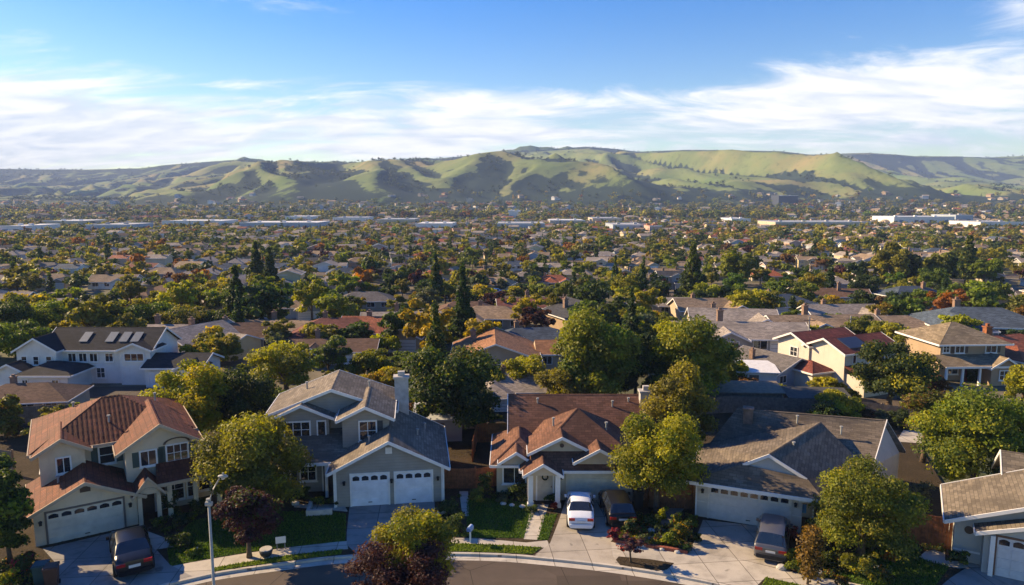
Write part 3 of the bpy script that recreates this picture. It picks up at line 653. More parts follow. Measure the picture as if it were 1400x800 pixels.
# ---------------- B : grey two-storey house with two white garage doors
def house_b():
    o = at(459, 694, YZ); h = House('grey_house', o, 8, 'two-storey grey house with charcoal shingle roof and two white garage doors', roof=mat_shingle('roof driftwood grey', (0.20, 0.165, 0.13)), wall=mat_siding('grey siding', (0.30, 0.285, 0.255)))
    h.walls(0, 6.5, 0, 7, -.1, 2.5, 'y', 4.15); h.gable(0, 6.5, 0, 7.2, 2.5, 4.15, 'y', .42, .4, (1, 1))
    h.walls(-4.4, 3.25, 4.8, 9.2, -.1, 4.75, 'y', 6.2); h.gable(-4.4, 3.25, 4.8, 9.3, 4.75, 6.2, 'y', .45, .4, (1, 1))
    h.walls(-4.2, -.75, 4.1, 6, 2.2, 4.62, 'y', 5.4); h.gable(-4.2, -.75, 4.1, 7, 4.62, 5.4, 'y', .4, .35, (1, 0))
    h.walls(.25, 3.2, 2.7, 6, 2.2, 4.85, 'y', 5.55); h.gable(.25, 3.2, 2.7, 7.4, 4.85, 5.55, 'y', .35, .4, (1, 0))
    h.slab([(-4.7, 1.35, 2.35), (.2, 1.35, 2.35), (.9, 4.7, 3.45), (-4.7, 4.7, 3.45)]); h.fascia((-4.7, 1.35, 2.35), (-.35, 1.35, 2.35)); h.fascia((-4.7, 4.7, 3.45), (-4.7, 1.35, 2.35), (-1, 0))
    h.walls(-4.4, 0.05, 2.6, 5, -.1, 2.7)
    for x in (-3.2, -.7): h.t.box(x-.09, 1.55, -.1, x+.09, 1.73, 2.25)
    cornerboards(h, 0.03, 6.47, 0, -.1, 2.35)
    h.vents([(-2.6, 7.6, 5.6), (1.7, 7.2, 5.6), (5.0, 3.2, 3.3), (5.5, 5.0, 3.1), (2.0, 1.4, 3.6)])
    h.done(); sh = mat_plain('dark shutter paint', (0.045, 0.05, 0.055), .7)
    h.garage(.98, 0, -.02, 2.2, 2.03, 0, doorwhite, True, None, 4, 4); h.garage(3.62, 0, -.02, 2.2, 2.03, 0, doorwhite, True, None, 4, 4)
    h.window(-3.55, 4.1, 3.15, 1.55, 1.0, 0, 3, 2, ('left', sh)); h.window(-1.45, 4.1, 3.2, .45, .95, 0, 1, 1)
    h.window(1.35, 2.7, 3.25, 1.0, 1.2, 0, 2, 2, ('right', sh)); h.window(-3.9, 2.6, .8, .8, 1.1, 0, 1, 2, ('right', sh)); h.window(-2.4, 2.6, .8, .9, 1.1, 0, 2, 2)
    h.door(-1.0, 2.6, -.05, .9, 2.05, 0, mat_plain('dark door paint', (.06, .05, .05), .5)); lantern(h, .55, 0, 1.6); lantern(h, 3.39, 0, 1.6); lantern(h, 6.2, 0, 1.6)
    v = MB(); v.box(3.05, -.05, 3.25, 3.45, -.004, 3.65); v.build('gable_vent', white, h.root)
    c = h.chimney(3.95, 6.9, .95, .7, 2.4, 6.2, mat_plain('chimney stucco', (.40, .38, .36), .9, var=.2, bump=.2)); c['label'] = 'tall pale stucco chimney at the right of the upper storey'
    downpipe(h, -.04, -.02, -.1, 2.3); downpipe(h, 6.55, -.02, -.1, 2.3)
    # low garden wall at the entry
    g = MB(); g.box(-1.6, -1.0, -.1, .0-.1, -.8, .35); g.box(-1.6, -.8, -.1, -1.4, .4, .35); g.build('planter_wall', mat_plain('pale block', (.45, .42, .38), .9, var=.15), h.root)
    return h
HB = house_b()

# ---------------- C : single-storey cream house with brown roof
def house_c():
    o = at(773, 684, YZ); h = House('brown_roofed_house', o, 0, 'single-storey cream house with brown shingle roof, white saloon and black car outside', roof=mat_shingle('roof warm brown', (0.165, 0.080, 0.052)), wall='cream')
    h.walls(-3.3, 5.6, 4.6, 10.6, -.1, 2.75, 'x', 4.65); h.gable(-3.3, 5.6, 4.6, 10.6, 2.75, 4.65, 'x', .4, .3)
    h.walls(-2.4, 4.9, .0, 5.2, -.1, 2.4); h.hip(-2.4, 4.9, .0, 6.9, 2.4, 4.9, .45, apex=(1.0, 3.4))
    # cross gables over the front
    h.walls(-2.1, 1.7, .7, 3, 2.0, 3.0, 'y', 3.95); h.gable(-2.1, 1.7, .7, 3.4, 3.0, 3.95, 'y', .25, .35, (1, 0))
    h.walls(.75, 3.35, -.05, 2.2, 1.9, 2.75, 'y', 3.45); h.gable(.75, 3.35, -.05, 3.0, 2.75, 3.45, 'y', .3, .35, (1, 0))
    # left wing
    h.walls(-4.3, -1.9, .95, 5, -.1, 2.3); h.hip(-4.3, -1.4, .95, 6.0, 2.3, 3.25, .4)
    h.walls(-3.9, -2.2, .6, 2, 1.95, 2.45, 'y', 3.0); h.gable(-3.9, -2.2, .6, 2.6, 2.45, 3.0, 'y', .3, .3, (1, 0))
    # porch gable with columns
    h.walls(-2.35, -.55, -1.1, .0, 2.05, 2.3, 'y', 2.85); h.gable(-2.35, -.55, -1.1, 1.0, 2.3, 2.85, 'y', .3, .2, (1, 0))
    for x in (-2.2, -.55): h.t.box(x-.15, -1.05, -.1, x+.15, -.75, 2.1); h.t.box(x-.2, -1.1, -.1, x+.2, -.70, .25)
    h.vents([(-1.5, 6.9, 4.2), (3.8, 6.6, 4.1), (2.8, 2.4, 3.9), (-.6, 3.0, 4.0), (5.0, 7.0, 4.2)])
    h.done()
    h.garage(.12, 0, -.02, 4.1, 2.0, 0, doorcream, False, mat_plain('cream trim', (.60, .52, .40), .6), 8, 4)
    h.window(-3.85, .95, .75, 1.35, 1.15, 0, 2, 1); h.window(-2.25, .95, .8, .4, 1.0, 0, 1, 1)
    h.door(-1.75, 0, -.05, .95, 2.05, 0, mat_plain('pale door paint', (.50, .44, .36), .6)); lantern(h, -.25, 0, 1.6)
    v = MB(); v.tube([(-.2, .69, 3.3), (-.2, .62, 3.3)], .13, 12); v.build('gable_vent', darktrim, h.root)
    c = h.chimney(6.2, 6.9, .85, .65, -.1, 5.0, mat_plain('chimney stucco', (.40, .38, .36), .9, var=.2, bump=.2)); c['label'] = 'square pale chimney standing at the right gable'
    w = MB(); p = (-1.28, -.06, 1.55)
    w.tube([(p[0]+.17*math.cos(a), p[1]-.06, p[2]+.17*math.sin(a)) for a in [6.283*k/14 for k in range(15)]], .045, 6); w.build('door_wreath', leafm('deep green'), h.root)
    return h
HC = house_c()

# ---------------- D : single-storey house with weathered grey-brown roof
def house_d():
    o = at(950, 705, YZ); h = House('weathered_roof_house', o, -22, 'long single-storey pale house under weathered grey-brown shingles, silver people carrier outside', roof=mat_shingle('roof weathered grey brown', (0.155, 0.125, 0.095)), wall=mat_stucco('stucco warm white', (0.56, 0.50, 0.42)))
    loc = h.root
    inv = Matrix.LocRotScale(Vector((o[0], o[1], YZ)), Matrix.Rotation(R(-22), 3, 'Z').to_quaternion(), None).inverted()
    def W(px, py, z): return inv @ at(px, py, z)
    h.walls(0, 5.8, 0, 6, -.1, 2.42)
    # front wing: hipped foot, small gablet, ridge running back
    zo = 2.3; eL, eR = Vector((-.5, -.55, zo)), Vector((6.9, -.55, zo))
    g0, gl, gr = Vector((3.9, .95, 4.0)), Vector((2.5, .72, 3.30)), Vector((6.0, .72, 2.95))
    rb = W(1122, 577, 4.35); bl = W(985, 600, 2.75); br = Vector((8.8, 5.2, 2.55))
    gb = [Vector((gl.x, 1.0, gl.z)), Vector((gr.x, 1.0, gr.z))]
    h.slab([eL, eR, gr, gl]); lb = Vector((-.5, 6.0, zo)); h.slab([eL, gl, g0, rb, lb][::-1], (0, 1)); h.slab([eR, Vector((9.6, 5.0, zo)), rb, g0, gr], (0, 1))
    h.w.face([gl+Vector((.05, .12, -.1)), gr+Vector((-.05, .12, -.1)), g0+Vector((0, .12, -.16))])
    h.fascia(eL, eR); h.fascia(gl, g0); h.fascia(g0, gr); h.fascia(eL, lb, (-1, 0)); h.cap(g0, rb); h.cap(eL, gl, .06)
    # small lower roof over the entry
    h.slab([(5.6, -.3, 2.1), (7.6, .3, 2.1), (7.6, 2.4, 2.7), (5.6, 2.0, 2.7)]); h.fascia((5.6, -.3, 2.1), (7.6, .3, 2.1))
    # main roof, gabled at the right
    rl, rr = W(1008, 558, 4.4), W(1212, 574, 4.4); fl = W(970, 606, 2.5); fr = W(1192, 640, 2.45); ba = W(1238, 617, 2.45); bb = rl+(rl-fl)*1.0; bb.z = 2.4; hl = W(984, 588, 3.2)
    h.slab([fl, fr, rr, rl]); h.slab([ba, bb, rl, rr]); h.slab([bb, fl, rl]); h.fascia(fl, fr); h.fascia(fr, rr, (1, 0)); h.fascia(rr, ba, (1, 0)); h.cap(rl, rr)
    ins = lambda p, q, t: p+(q-p)*t
    a, b, c = ins(fr, ba, .08), ins(ba, fr, .08), ins(rr, rl, .02); a = a+Vector((-.2, 0, -.05)); b = b+Vector((-.2, 0, -.05)); c = c+Vector((0, 0, -.18))
    lo = lambda p: Vector((p.x, p.y, -.1))
    h.w.face([lo(a), lo(b), b, c, a]); f2 = ins(fl, fr, .06)+Vector((0, .5, -.1)); h.w.face([lo(f2), lo(a), a, f2]); d2 = Vector((bb.x+.5, bb.y-.4, bb.z-.1)); h.w.face([lo(b), lo(d2), d2, b]); h.w.face([lo(d2), lo(f2), f2, d2])
    h.walls(5.8, 8.6, 2.2, 5, -.1, 2.4)
    ch = W(1023, 566, 4.25)
    h.vents([tuple(W(1090, 575, 4.1)), tuple(W(1150, 590, 3.9)), tuple(W(1128, 612, 3.3)), tuple(W(1085, 612, 3.9))])
    h.done()
    c = MB(); c.box(ch.x-.3, ch.y-.3, ch.z-1.2, ch.x+.3, ch.y+.3, ch.z+.35); c.box(ch.x-.36, ch.y-.36, ch.z+.352, ch.x+.36, ch.y+.36, ch.z+.45); c.build('chimney', mat_plain('brown chimney brick', (.16, .11, .085), .9, var=.3), h.root)
    h.garage(.8, 0, -.02, 4.35, 2.02, 0, mat_plain('pale garage door', (.58, .54, .48), .55, var=.08), True, mat_plain('pale trim', (.60, .55, .47), .6), 8, 4)
    h.door(6.5, 2.2, -.05, .95, 2.05, 0, darktrim); lantern(h, .4, 0, 1.7); lantern(h, 5.45, 0, 1.7)
    
    for xa, xb in ((.02, .66), (5.3, 5.8)): v = MB(); v.box(xa, -.03, .92, xb, -.004, 1.0); v.build('wall_band', mat_plain('pale trim', (.6, .55, .47), .6), h.root)
    downpipe(h, .05, -.02, -.1, 2.25)
    global DLOC; DLOC = h
house_d()

# ---------------- E : house cut by the right edge
def house_e():
    o = at(1302, 770, YZ); h = House('edge_house', o, -30, 'pale blue-grey house with tan roof and pale garage door at the right edge', roof=mat_shingle('roof sandy brown', (0.17, 0.14, 0.105)), wall=mat_stucco('stucco pale green grey', (0.42, 0.42, 0.39)))
    h.walls(.0, 8.4, .5, 4.6, -.1, 2.45, 'y', 4.3); h.gable(.0, 8.4, .5, 4.6, 2.45, 4.3, 'y', .5, .55)
    h.walls(1.2, 7.2, -.3, 3, -.1, 2.3, 'y', 3.4); h.gable(1.2, 7.2, -.3, 3.2, 2.3, 3.4, 'y', .4, .3, (1, 0))
    h.walls(2.6, 12, 3.5, 9.5, -.1, 2.5, 'x', 4.4); h.gable(2.6, 12, 3.5, 9.5, 2.5, 4.4, 'x', .4, .3)
    h.t.box(1.45, -.55, -.1, 1.65, -.35, 2.1)
    h.done()
    h.garage(1.75, -.3, -.02, 4.6, 2.05, 0, mat_plain('pale grey garage door', (.55, .54, .54), .55, var=.1), True, mat_plain('brown post paint', (.16, .08, .05), .7), 8, 4)
    v = MB(); T = h.frame_T(.62, .5, 1.75, 0); v.tube([T((0, -.06, 0)), T((0, -.005, 0))], .2, 16); v.build('round_window', darktrim, h.root)
    h.window(0, 3.6, .9, 1.2, 1.0, -90); v = MB(); v.box(.0, .47, .55, 1.18, .494, .65); v.build('wall_band', white, h.root)
house_e()

# ---------------- F : long white two-storey house at the left
def house_f():
    o = at(30, 528, 0); h = House('white_house', o, 0, 'long white two-storey house with charcoal roof and rooflights, left of the orange-leaved tree', roof=mat_shingle('roof near black', (0.028, 0.029, 0.034)), wall='white', z=0)
    h.walls(-.4, 3.6, .2, 7, -.1, 3.75, 'y', 4.95); h.gable(-.4, 3.6, .2, 6, 3.75, 4.95, 'y', .3, .3, (1, 0))
    h.walls(1.7, 12.7, 1.2, 6.8, -.1, 3.7, 'x', 5.35); h.gable(1.7, 12.7, 1.2, 6.8, 3.7, 5.35, 'x', .35, .3)
    h.walls(9.8, 12.9, .6, 3, -.1, 3.7, 'y', 4.35); h.gable(9.8, 12.9, .6, 3.6, 3.7, 4.35, 'y', .3, .3, (1, 0))
    # low wings in front
    h.walls(1.4, 6.4, -2.6, 1.2, -.1, 1.9); h.hip(1.4, 6.6, -2.6, 1.6, 1.9, 2.75, .3)
    h.walls(-1.2, 1.2, -1.6, 1.5, -.1, 2.1, 'y', 2.7); h.gable(-1.2, 1.2, -1.6, 1.5, 2.1, 2.7, 'y', .3, .25)
    h.walls(12.9, 18.5, -.6, 4.0, -.1, 2.2, 'x', 3.1); h.gable(12.9, 18.5, -.6, 4.0, 2.2, 3.1, 'x', .35, .3)
    h.walls(16.4, 18.6, -1.6, 1, -.1, 2.2, 'y', 2.8); h.gable(16.4, 18.6, -1.6, 1.5, 2.2, 2.8, 'y', .3, .25, (1, 0))
    h.done()
    for x in (.1, 1.3, 2.6): h.window(x, .2, 2.2, .5, .8, 0, 1, 2)
    for x in (4.2, 5.3, 6.4, 8.0): h.window(x, 1.2, 2.3, .75, .8, 0, 2, 1)
    h.window(10.3, .6, 2.5, 1.9, .7, 0, 3, 1); h.window(7.0, 1.2, .6, .8, 1.0); h.window(2.0, -2.6, .5, .5, .8); h.window(4.9, -2.6, .5, .6, .8); h.garage(13.3, -.6, -.05, 2.4, 1.6, 0, doorwhite, False, None, 4, 3); h.window(17, -1.6, .6, .8, .9)
    for x in (4.9, 7.6, 9.0, 10.2):   # rooflights lying on the front slope
        s = MB(); k = (5.35-3.7)/2.8; y0, y1 = 1.9, 3.2; zf = lambda y: 3.7+k*(y-1.2)+.05
        s.prism([(x, y0, zf(y0)), (x+.85, y0, zf(y0)), (x+.85, y1, zf(y1)), (x, y1, zf(y1))], (0, 0, .06)); s.build('rooflight', mat_plain('pale rooflight glass', (.10, .13, .16), .5, .4), h.root)
house_f()

# ---------------- G : cream two-storey house with red roof
def house_g():
    c = Fr = at(1152, 536, 0); h = House('red_roofed_house', c, 24, 'cream two-storey house with red roof and solar panel, right of the flagless pole', roof=mat_shingle('roof brick red', (0.20, 0.058, 0.040), True), wall=mat_stucco('stucco warm cream', (0.60, 0.54, 0.45)), z=0)
    h.walls(0, 7.4, 0, 4.6, -.1, 4.0, 'x', 5.0); h.gable(0, 7.4, 0, 4.6, 4.0, 5.0, 'x', .4, .4)
    h.walls(-.2, 6.8, 4.2, 8.4, -.1, 4.0, 'x', 4.9); h.gable(-.2, 6.8, 4.2, 8.4, 4.0, 4.9, 'x', .4, .4)
    h.walls(-2.6, 0, 1.4, 4.4, -.1, 2.0); h.hip(-2.6, 0, 1.4, 4.4, 2.0, 2.7, .3)
    h.walls(.2, 6.6, -2.2, 0, -.1, 1.9); h.slab([(0, -2.5, 1.9), (6.9, -2.5, 1.9), (6.9, -.02, 2.6), (0, -.02, 2.6)])
    h.done(); h.window(1.1, 0, 2.75, .4, .8, 0, 1, 1); h.window(3.0, 0, 2.7, .8, .85); h.window(4.7, 0, 2.7, .8, .85); h.window(-.2, 6.6, 2.4, .9, .9, -90)
    s = MB(); k = 1.0/2.3; zf = lambda y: 4.0+k*y+.05; s.prism([(1.0, .3, zf(.3)), (3.6, .3, zf(.3)), (3.6, 1.9, zf(1.9)), (1.0, 1.9, zf(1.9))], (0, 0, .06)); s.build('solar_panel', mat_plain('blue solar glass', (.03, .04, .07), .45, .4), h.root)
house_g()

# ---------------- H : hipped two-storey house at the right
def house_h():
    o = at(1290, 520, 0); h = House('hipped_house', o, 3, 'tan two-storey house with hipped roof, red-trimmed porch and clipped columns of evergreen', roof=mat_shingle('roof straw brown', (0.24, 0.185, 0.12)), wall='tan', z=0)
    h.walls(-.6, 6.4, 0, 6.6, -.1, 4.1); h.hip(-.6, 6.4, 0, 6.6, 4.1, 5.6, .5)
    h.slab([(-1.6, -2.4, 2.0), (6.0, -2.4, 2.0), (6.0, -.02, 2.75), (-1.6, -.02, 2.75)]); h.fascia((-1.6, -2.4, 2.0), (6.0, -2.4, 2.0))
    h.walls(3.3, 6.2, -2.3, 0, -.1, 2.0, 'y', 2.9); h.gable(3.3, 6.2, -2.3, .2, 2.0, 2.9, 'y', .3, .3, (1, 0))
    for x in (-1.3, .4, 2.2): h.t.box(x-.1, -2.25, -.1, x+.1, -2.05, 1.95)
    h.done(); h.window(1.0, 0, 2.95, .9, .85, 0, 2, 1, ('both', darktrim)); h.window(4.3, 0, 2.95, 1.1, .9, 0, 2, 1, ('right', darktrim)); h.window(-.3, 0, 3.0, .6, .7); h.window(.2, 0, .7, 1.2, 1.0); h.door(2.0, 0, -.05, .9, 1.9, 0, mat_plain('red door paint', (.25, .04, .04), .5)); h.window(4.2, -2.3, .6, .9, .9)
    c = h.chimney(6.6, 3, .6, .6, -.1, 5.0, redwood)
house_h()

# ================================================================== TREES
def icos():
    bm = bmesh.new(); bmesh.ops.create_icosphere(bm, subdivisions=1, radius=1); v = np.array([x.co[:] for x in bm.verts]); f = np.array([[q.index for q in p.verts] for p in bm.faces]); bm.free(); return v, f
ICV, ICF = icos()
def icos2():
    bm = bmesh.new(); bmesh.ops.create_icosphere(bm, subdivisions=2, radius=1); v = np.array([x.co[:] for x in bm.verts]); f = np.array([[q.index for q in p.verts] for p in bm.faces]); bm.free(); return v, f
IC2V, IC2F = icos2()
def raw_mesh(name, V, Q, T, tint, mats, mi=None, col=None):
    """V vertices, Q quads, T tris, tint per face"""
    me = bpy.data.meshes.new(name); me.vertices.add(len(V)); me.vertices.foreach_set('co', V.astype(np.float32).ravel())
    nq, ntr = len(Q), len(T); idx = np.concatenate([Q.ravel(), T.ravel()]) if ntr else Q.ravel()
    me.loops.add(len(idx)); me.loops.foreach_set('vertex_index', idx.astype(np.int32)); me.polygons.add(nq+ntr)
    st = np.concatenate([np.arange(nq)*4, nq*4+np.arange(ntr)*3]).astype(np.int32); me.polygons.foreach_set('loop_start', st)
    for m in mats: me.materials.append(m)
    if mi is not None: me.polygons.foreach_set('material_index', mi.astype(np.int32))
    me.update(calc_edges=True)
    a = me.attributes.new('tint', 'FLOAT', 'FACE'); a.data.foreach_set('value', tint.astype(np.float32))
    if col is not None:
        a = me.attributes.new('col', 'FLOAT_COLOR', 'FACE'); a.data.foreach_set('color', np.concatenate([col, np.ones((len(col), 1))], 1).astype(np.float32).ravel())
    return me
def crown_arrays(blobs, n, size, rg, core=True, droop=0.0, two=0.0):
    B = np.array(blobs, float); vol = (B[:, 3]*B[:, 4]+B[:, 4]*B[:, 5]+B[:, 3]*B[:, 5]); pr = vol/vol.sum()
    bi = rg.choice(len(B), n, p=pr); d = rg.normal(size=(n, 3)); d /= np.linalg.norm(d, axis=1)[:, None]; d[:, 2] = np.where(d[:, 2] < -0.35, -d[:, 2]*0.6, d[:, 2])
    lump = 1+0.12*np.sin(d[:, 0]*7+bi)*np.cos(d[:, 1]*6+bi*2)
    rad = (0.62+0.50*rg.random(n)**0.9)*lump; c = B[bi, :3]+d*B[bi, 3:6]*rad[:, None]
    nr = d+0.75*rg.normal(size=(n, 3)); nr[:, 2] += 0.25; nr /= np.linalg.norm(nr, axis=1)[:, None]
    t = np.cross(nr, rg.normal(size=(n, 3))); t /= np.linalg.norm(t, axis=1)[:, None]+1e-9; b = np.cross(nr, t)
    s = size*(0.6+0.8*rg.random(n))[:, None]
    V = np.stack([c-t*s*0.62, c-b*s*0.42+nr*s*.1, c+t*s*0.62, c+b*s*0.42+nr*s*.1], 1).reshape(-1, 3); Q = np.arange(4*n).reshape(n, 4)
    bt = rg.random(len(B)); tint = 0.5+(bt[bi]-0.5)*0.62+(rg.random(n)-0.5)*0.5
    mi = (rg.random(n) < np.where(rg.random(len(B)) < two, .60, .10)[bi]).astype(int) if two else np.zeros(n, int)
    T = np.zeros((0, 3), int)
    if core:
        vs = []; ts = []
        for k, q in enumerate(B):
            w_ = 1+0.25*(rg.random(len(ICV))-0.5); vs.append(ICV*w_[:, None]*q[3:6]*0.62+q[:3]); ts.append(ICF+len(V)+k*len(ICV))
        V = np.concatenate([V]+vs); T = np.concatenate(ts); tint = np.concatenate([tint, np.repeat(0.5+(bt-0.5)*0.4, len(ICF))]); mi = np.concatenate([mi, np.zeros(len(T), int)])
    return V, Q, T, np.clip(tint, 0, 1), mi
def blobs_round(r, h, z0, rg, nb=11, sp=0.72):
    """clumps filling an uneven ellipsoid of half-width r, from z0 to z0+h"""
    out = [(0, 0, z0+h*.5, r*.62, r*.62, h*.36)]; k = 0
    for i in range(nb):
        a = 2.39996*i+rg.random()*.9; t = (i+.5)/nb; zz = 0.12+0.80*t; rr = math.sqrt(max(0.02, 1-(2*zz-1)**2))*sp*r*(0.75+.45*rg.random())
        br = r*(0.20+.24*rg.random()); out.append((math.cos(a)*rr, math.sin(a)*rr, z0+h*zz*(.92+.1*rg.random()), br*1.08, br*1.08, br*(.72+.2*rg.random())*min(1.25, h/(1.7*r))))
    return out
def blobs_cone(r, h, z0, rg, nb=16):
    out = []
    for i in range(nb):
        t = i/(nb-1); rr = r*(1-t)**0.85; a = 2.4*i; o = rr*.45
        for q in range(2 if t < .8 else 1):
            aa = a+math.pi*q; out.append((math.cos(aa)*o, math.sin(aa)*o, z0+h*(.03+.9*t), max(.16*r, rr*.62), max(.16*r, rr*.62), h*.075))
    return out
def blobs_column(r, h, z0, rg, nb=7):
    return [(rg.normal()*r*.12, rg.normal()*r*.12, z0+h*(i+.5)/nb, r*(.95 if 0 < i < nb-1 else .66)*(.85+.25*rg.random()), r*.85, h/nb*.8) for i in range(nb)]
def trunk_mesh(name, h, r, top, spread, rg, limbs=5):
    b = MB(); k = 5; lean = (rg.random(2)-.5)*spread*.25
    pts = [(lean[0]*(i/k)**1.5, lean[1]*(i/k)**1.5, h*i/k) for i in range(k+1)]; b.tube(pts, [r*(1.25 if i == 0 else 1-.45*i/k) for i in range(k+1)], 7)
    for i in range(limbs):
        a = 2.4*i+rg.random(); z = h*(.55+.45*rg.random()); ex = spread*(.45+.35*rg.random()); zz = z+(top-z)*(.45+.4*rg.random())
        p0 = (lean[0]*(z/h)**1.5, lean[1]*(z/h)**1.5, z); p1 = (math.cos(a)*ex*.4, math.sin(a)*ex*.4, z+(zz-z)*.5); p2 = (math.cos(a)*ex, math.sin(a)*ex, zz)
        b.tube([p0, p1, p2], [r*.5, r*.34, r*.12], 5, False)
    o = b.build(name, bark, None, True); me = o.data; bpy.data.objects.remove(o); return me
def add_tree(name, label, cat, loc, parts, rz=0, scale=(1, 1, 1), group=None):
    e = empty(name, loc, rz, label, cat, group); e.scale = scale
    for nm, me, mats in parts:
        o = bpy.data.objects.new(nm, me); COL.objects.link(o); o.parent = e
        for i, m in enumerate(mats or []): o.material_slots[i].link = 'OBJECT'; o.material_slots[i].material = m
    return e
HERO = []
def hero_tree(label, bx, by, x0, x1, top, bot, cols, kind='round', n=5000, leaf=.2, name='tree', cat='tree', z=YZ, trunk=True, nb=14, group=None, sp=.74, seed=None):
    p = at(bx, by, z); dep = p.y*math.cos(PITCH)-(z-CAMH)*math.sin(PITCH); s = dep/FPX
    zt = atY(bx, top, p.y).z; zb = max(z, atY(bx, bot, p.y).z); r = (x1-x0)/2*s; cx = ((x0+x1)/2-bx)*s
    rg = np.random.default_rng(seed if seed is not None else int(bx*7+by)); H = max(.4, zt-zb)
    bl = {'round': blobs_round, 'cone': blobs_cone, 'column': blobs_column}[kind]
    B = bl(r, H, zb-z, rg, nb) if kind != 'round' else bl(r, H, zb-z, rg, nb, sp)
    B = [(b[0]+cx,)+tuple(b[1:]) for b in B]
    if n > 2000: n = int(n*1.8); leaf *= .78; nb = int(nb*1.25)
    V, Q, T, ti, mi = crown_arrays(B, n, leaf, rg, True, two=.25 if len(cols) > 1 else 0)
    mats = [leafm(c) for c in cols]; me = raw_mesh('crown', V, Q, T, ti, mats, mi)
    parts = [('crown', me, None)]
    if trunk:
        h0 = max(.5, (zb-z)+H*.35); parts.append(('trunk', trunk_mesh('trunk', h0, max(.05, min(.28, r*.085)), (zb-z)+H*.8, r*.8, rg), None))
    HERO.append((p.x+cx, p.y, r))
    return add_tree(name, label, cat, p, parts, group=group)

mat_leaf('foliage lawn', (0.072, 0.125, 0.018), .2); mat_leaf('foliage verge', (0.125, 0.17, 0.02), .25)
blades()
T_ = hero_tree
# street and garden trees of the front row
T_('orange-tinged yellow-green tree behind the gap between terracotta and grey houses', 268, 610, 212, 322, 498, 598, ['yellow-green', 'golden'], n=9000, leaf=.2, nb=20)
T_('dark green rounded tree between the yellow-green tree and the grey house', 338, 600, 292, 378, 505, 592, ['deep green', 'green'], n=6000, nb=16)
T_('large olive tree shading the lawn left of the grey house', 352, 702, 283, 418, 571, 690, ['olive', 'yellow-green'], n=12000, leaf=.17, nb=24)
T_('slender-trunked plum-purple tree on the verge beside the tall street lamp', 341, 762, 303, 382, 668, 738, ['plum-purple', 'deep green'], n=5000, leaf=.14, name='plum_tree', nb=16)
T_('dense deep green tree at the left edge beside the terracotta house', 14, 768, -32, 46, 630, 762, ['deep green', 'green'], n=9000, leaf=.17, nb=20)
T_('green round-headed street tree behind the purple foreground tree', 567, 905, 514, 622, 703, 800, ['yellow-green', 'green'], n=9000, leaf=.105, z=YZ, nb=22)
T_('purple-leaved street tree in the foreground, in front of a green one', 546, 940, 478, 622, 744, 850, ['plum-purple'], n=11000, leaf=.10, name='plum_tree', nb=24)
T_('tall dark broadleaf tree behind the grey house chimney', 622, 600, 558, 680, 470, 585, ['deep green', 'olive'], n=12000, leaf=.24, nb=26)
T_('yellow-green leafy tree on the planting bed between brown roof and driveway', 897, 702, 842, 954, 566, 674, ['yellow-green', 'green'], n=11000, leaf=.155, nb=24)
T_('taller olive tree rising behind the yellow-green tree beside the chimney', 925, 640, 880, 972, 508, 612, ['olive', 'yellow-green'], n=7000, leaf=.19, nb=18)
T_('dense round green tree before the weathered roof house entry', 1176, 762, 1108, 1245, 641, 744, ['green', 'yellow-green'], n=14000, leaf=.13, nb=26)
T_('broad sprawling green tree behind the redwood fence at right', 1332, 672, 1262, 1408, 536, 660, ['green', 'yellow-green'], n=13000, leaf=.18, nb=26)
T_('sparse brownish-olive tree left of the broad sprawling tree', 1262, 632, 1226, 1312, 530, 592, ['olive', 'brown'], n=3500, leaf=.17, nb=12)
T_('slim russet-brown sapling at the pavement in front of the round green tree', 1104, 799, 1087, 1124, 722, 792, ['brown', 'rust-orange'], kind='column', n=1500, leaf=.11, nb=6)
T_('spindly red-leaved sapling on the mulched verge', 862, 769, 843, 884, 731, 759, ['plum-purple', 'red'], n=170, leaf=.10, nb=7)
# belt behind the front row
T_('wide olive tree behind the brown-roofed house, left of the big yellow-green crown', 812, 560, 764, 868, 434, 545, ['olive', 'green'], n=11000, leaf=.27, nb=26)
T_('big dark green tree hidden between the two large crowns', 868, 552, 838, 905, 448, 542, ['deep green'], n=6000, leaf=.27, nb=16)
T_('big rounded yellow-green crown behind the pale chimney', 938, 552, 880, 992, 443, 541, ['yellow-green', 'green'], n=11000, leaf=.27, nb=24)
T_('low olive tree in front of the wide olive tree', 768, 562, 735, 805, 500, 556, ['olive', 'yellow-green'], n=4500, leaf=.23, nb=14)
T_('yellow-green tree right of the orange-brown roof', 712, 540, 682, 748, 484, 535, ['yellow-green', 'golden'], n=4000, leaf=.23, nb=14)
T_('dark conical tree standing above the tall dark broadleaf tree', 596, 560, 566, 628, 412, 560, ['deep green', 'olive'], kind='cone', n=5000, leaf=.28, name='conifer_tree')
T_('tall dark conifer behind the orange-brown roof', 634, 470, 613, 654, 362, 462, ['deep green'], kind='cone', n=5000, leaf=.4, name='conifer_tree', z=0)
T_('solitary dark conifer left of centre among the tan roofs', 325, 455, 306, 345, 362, 434, ['deep green'], kind='cone', n=4500, leaf=.38, name='conifer_tree', z=0)
T_('broad dark conifer standing alone right of centre', 946, 418, 922, 970, 331, 408, ['deep green', 'green'], kind='cone', n=4500, leaf=.5, name='conifer_tree', z=0)
T_('left conifer of the near pair beyond the solitary conifer', 352, 402, 341, 364, 330, 378, ['deep green'], kind='cone', n=2200, leaf=.6, name='conifer_tree', z=0)
T_('right conifer of the near pair beyond the solitary conifer', 370, 404, 360, 382, 338, 384, ['deep green'], kind='cone', n=2200, leaf=.6, name='conifer_tree', z=0)
T_('slender dark conifer left of the tall dark conifer', 596, 420, 584, 609, 345, 402, ['deep green', 'olive'], kind='cone', n=2500, leaf=.5, name='conifer_tree', z=0)
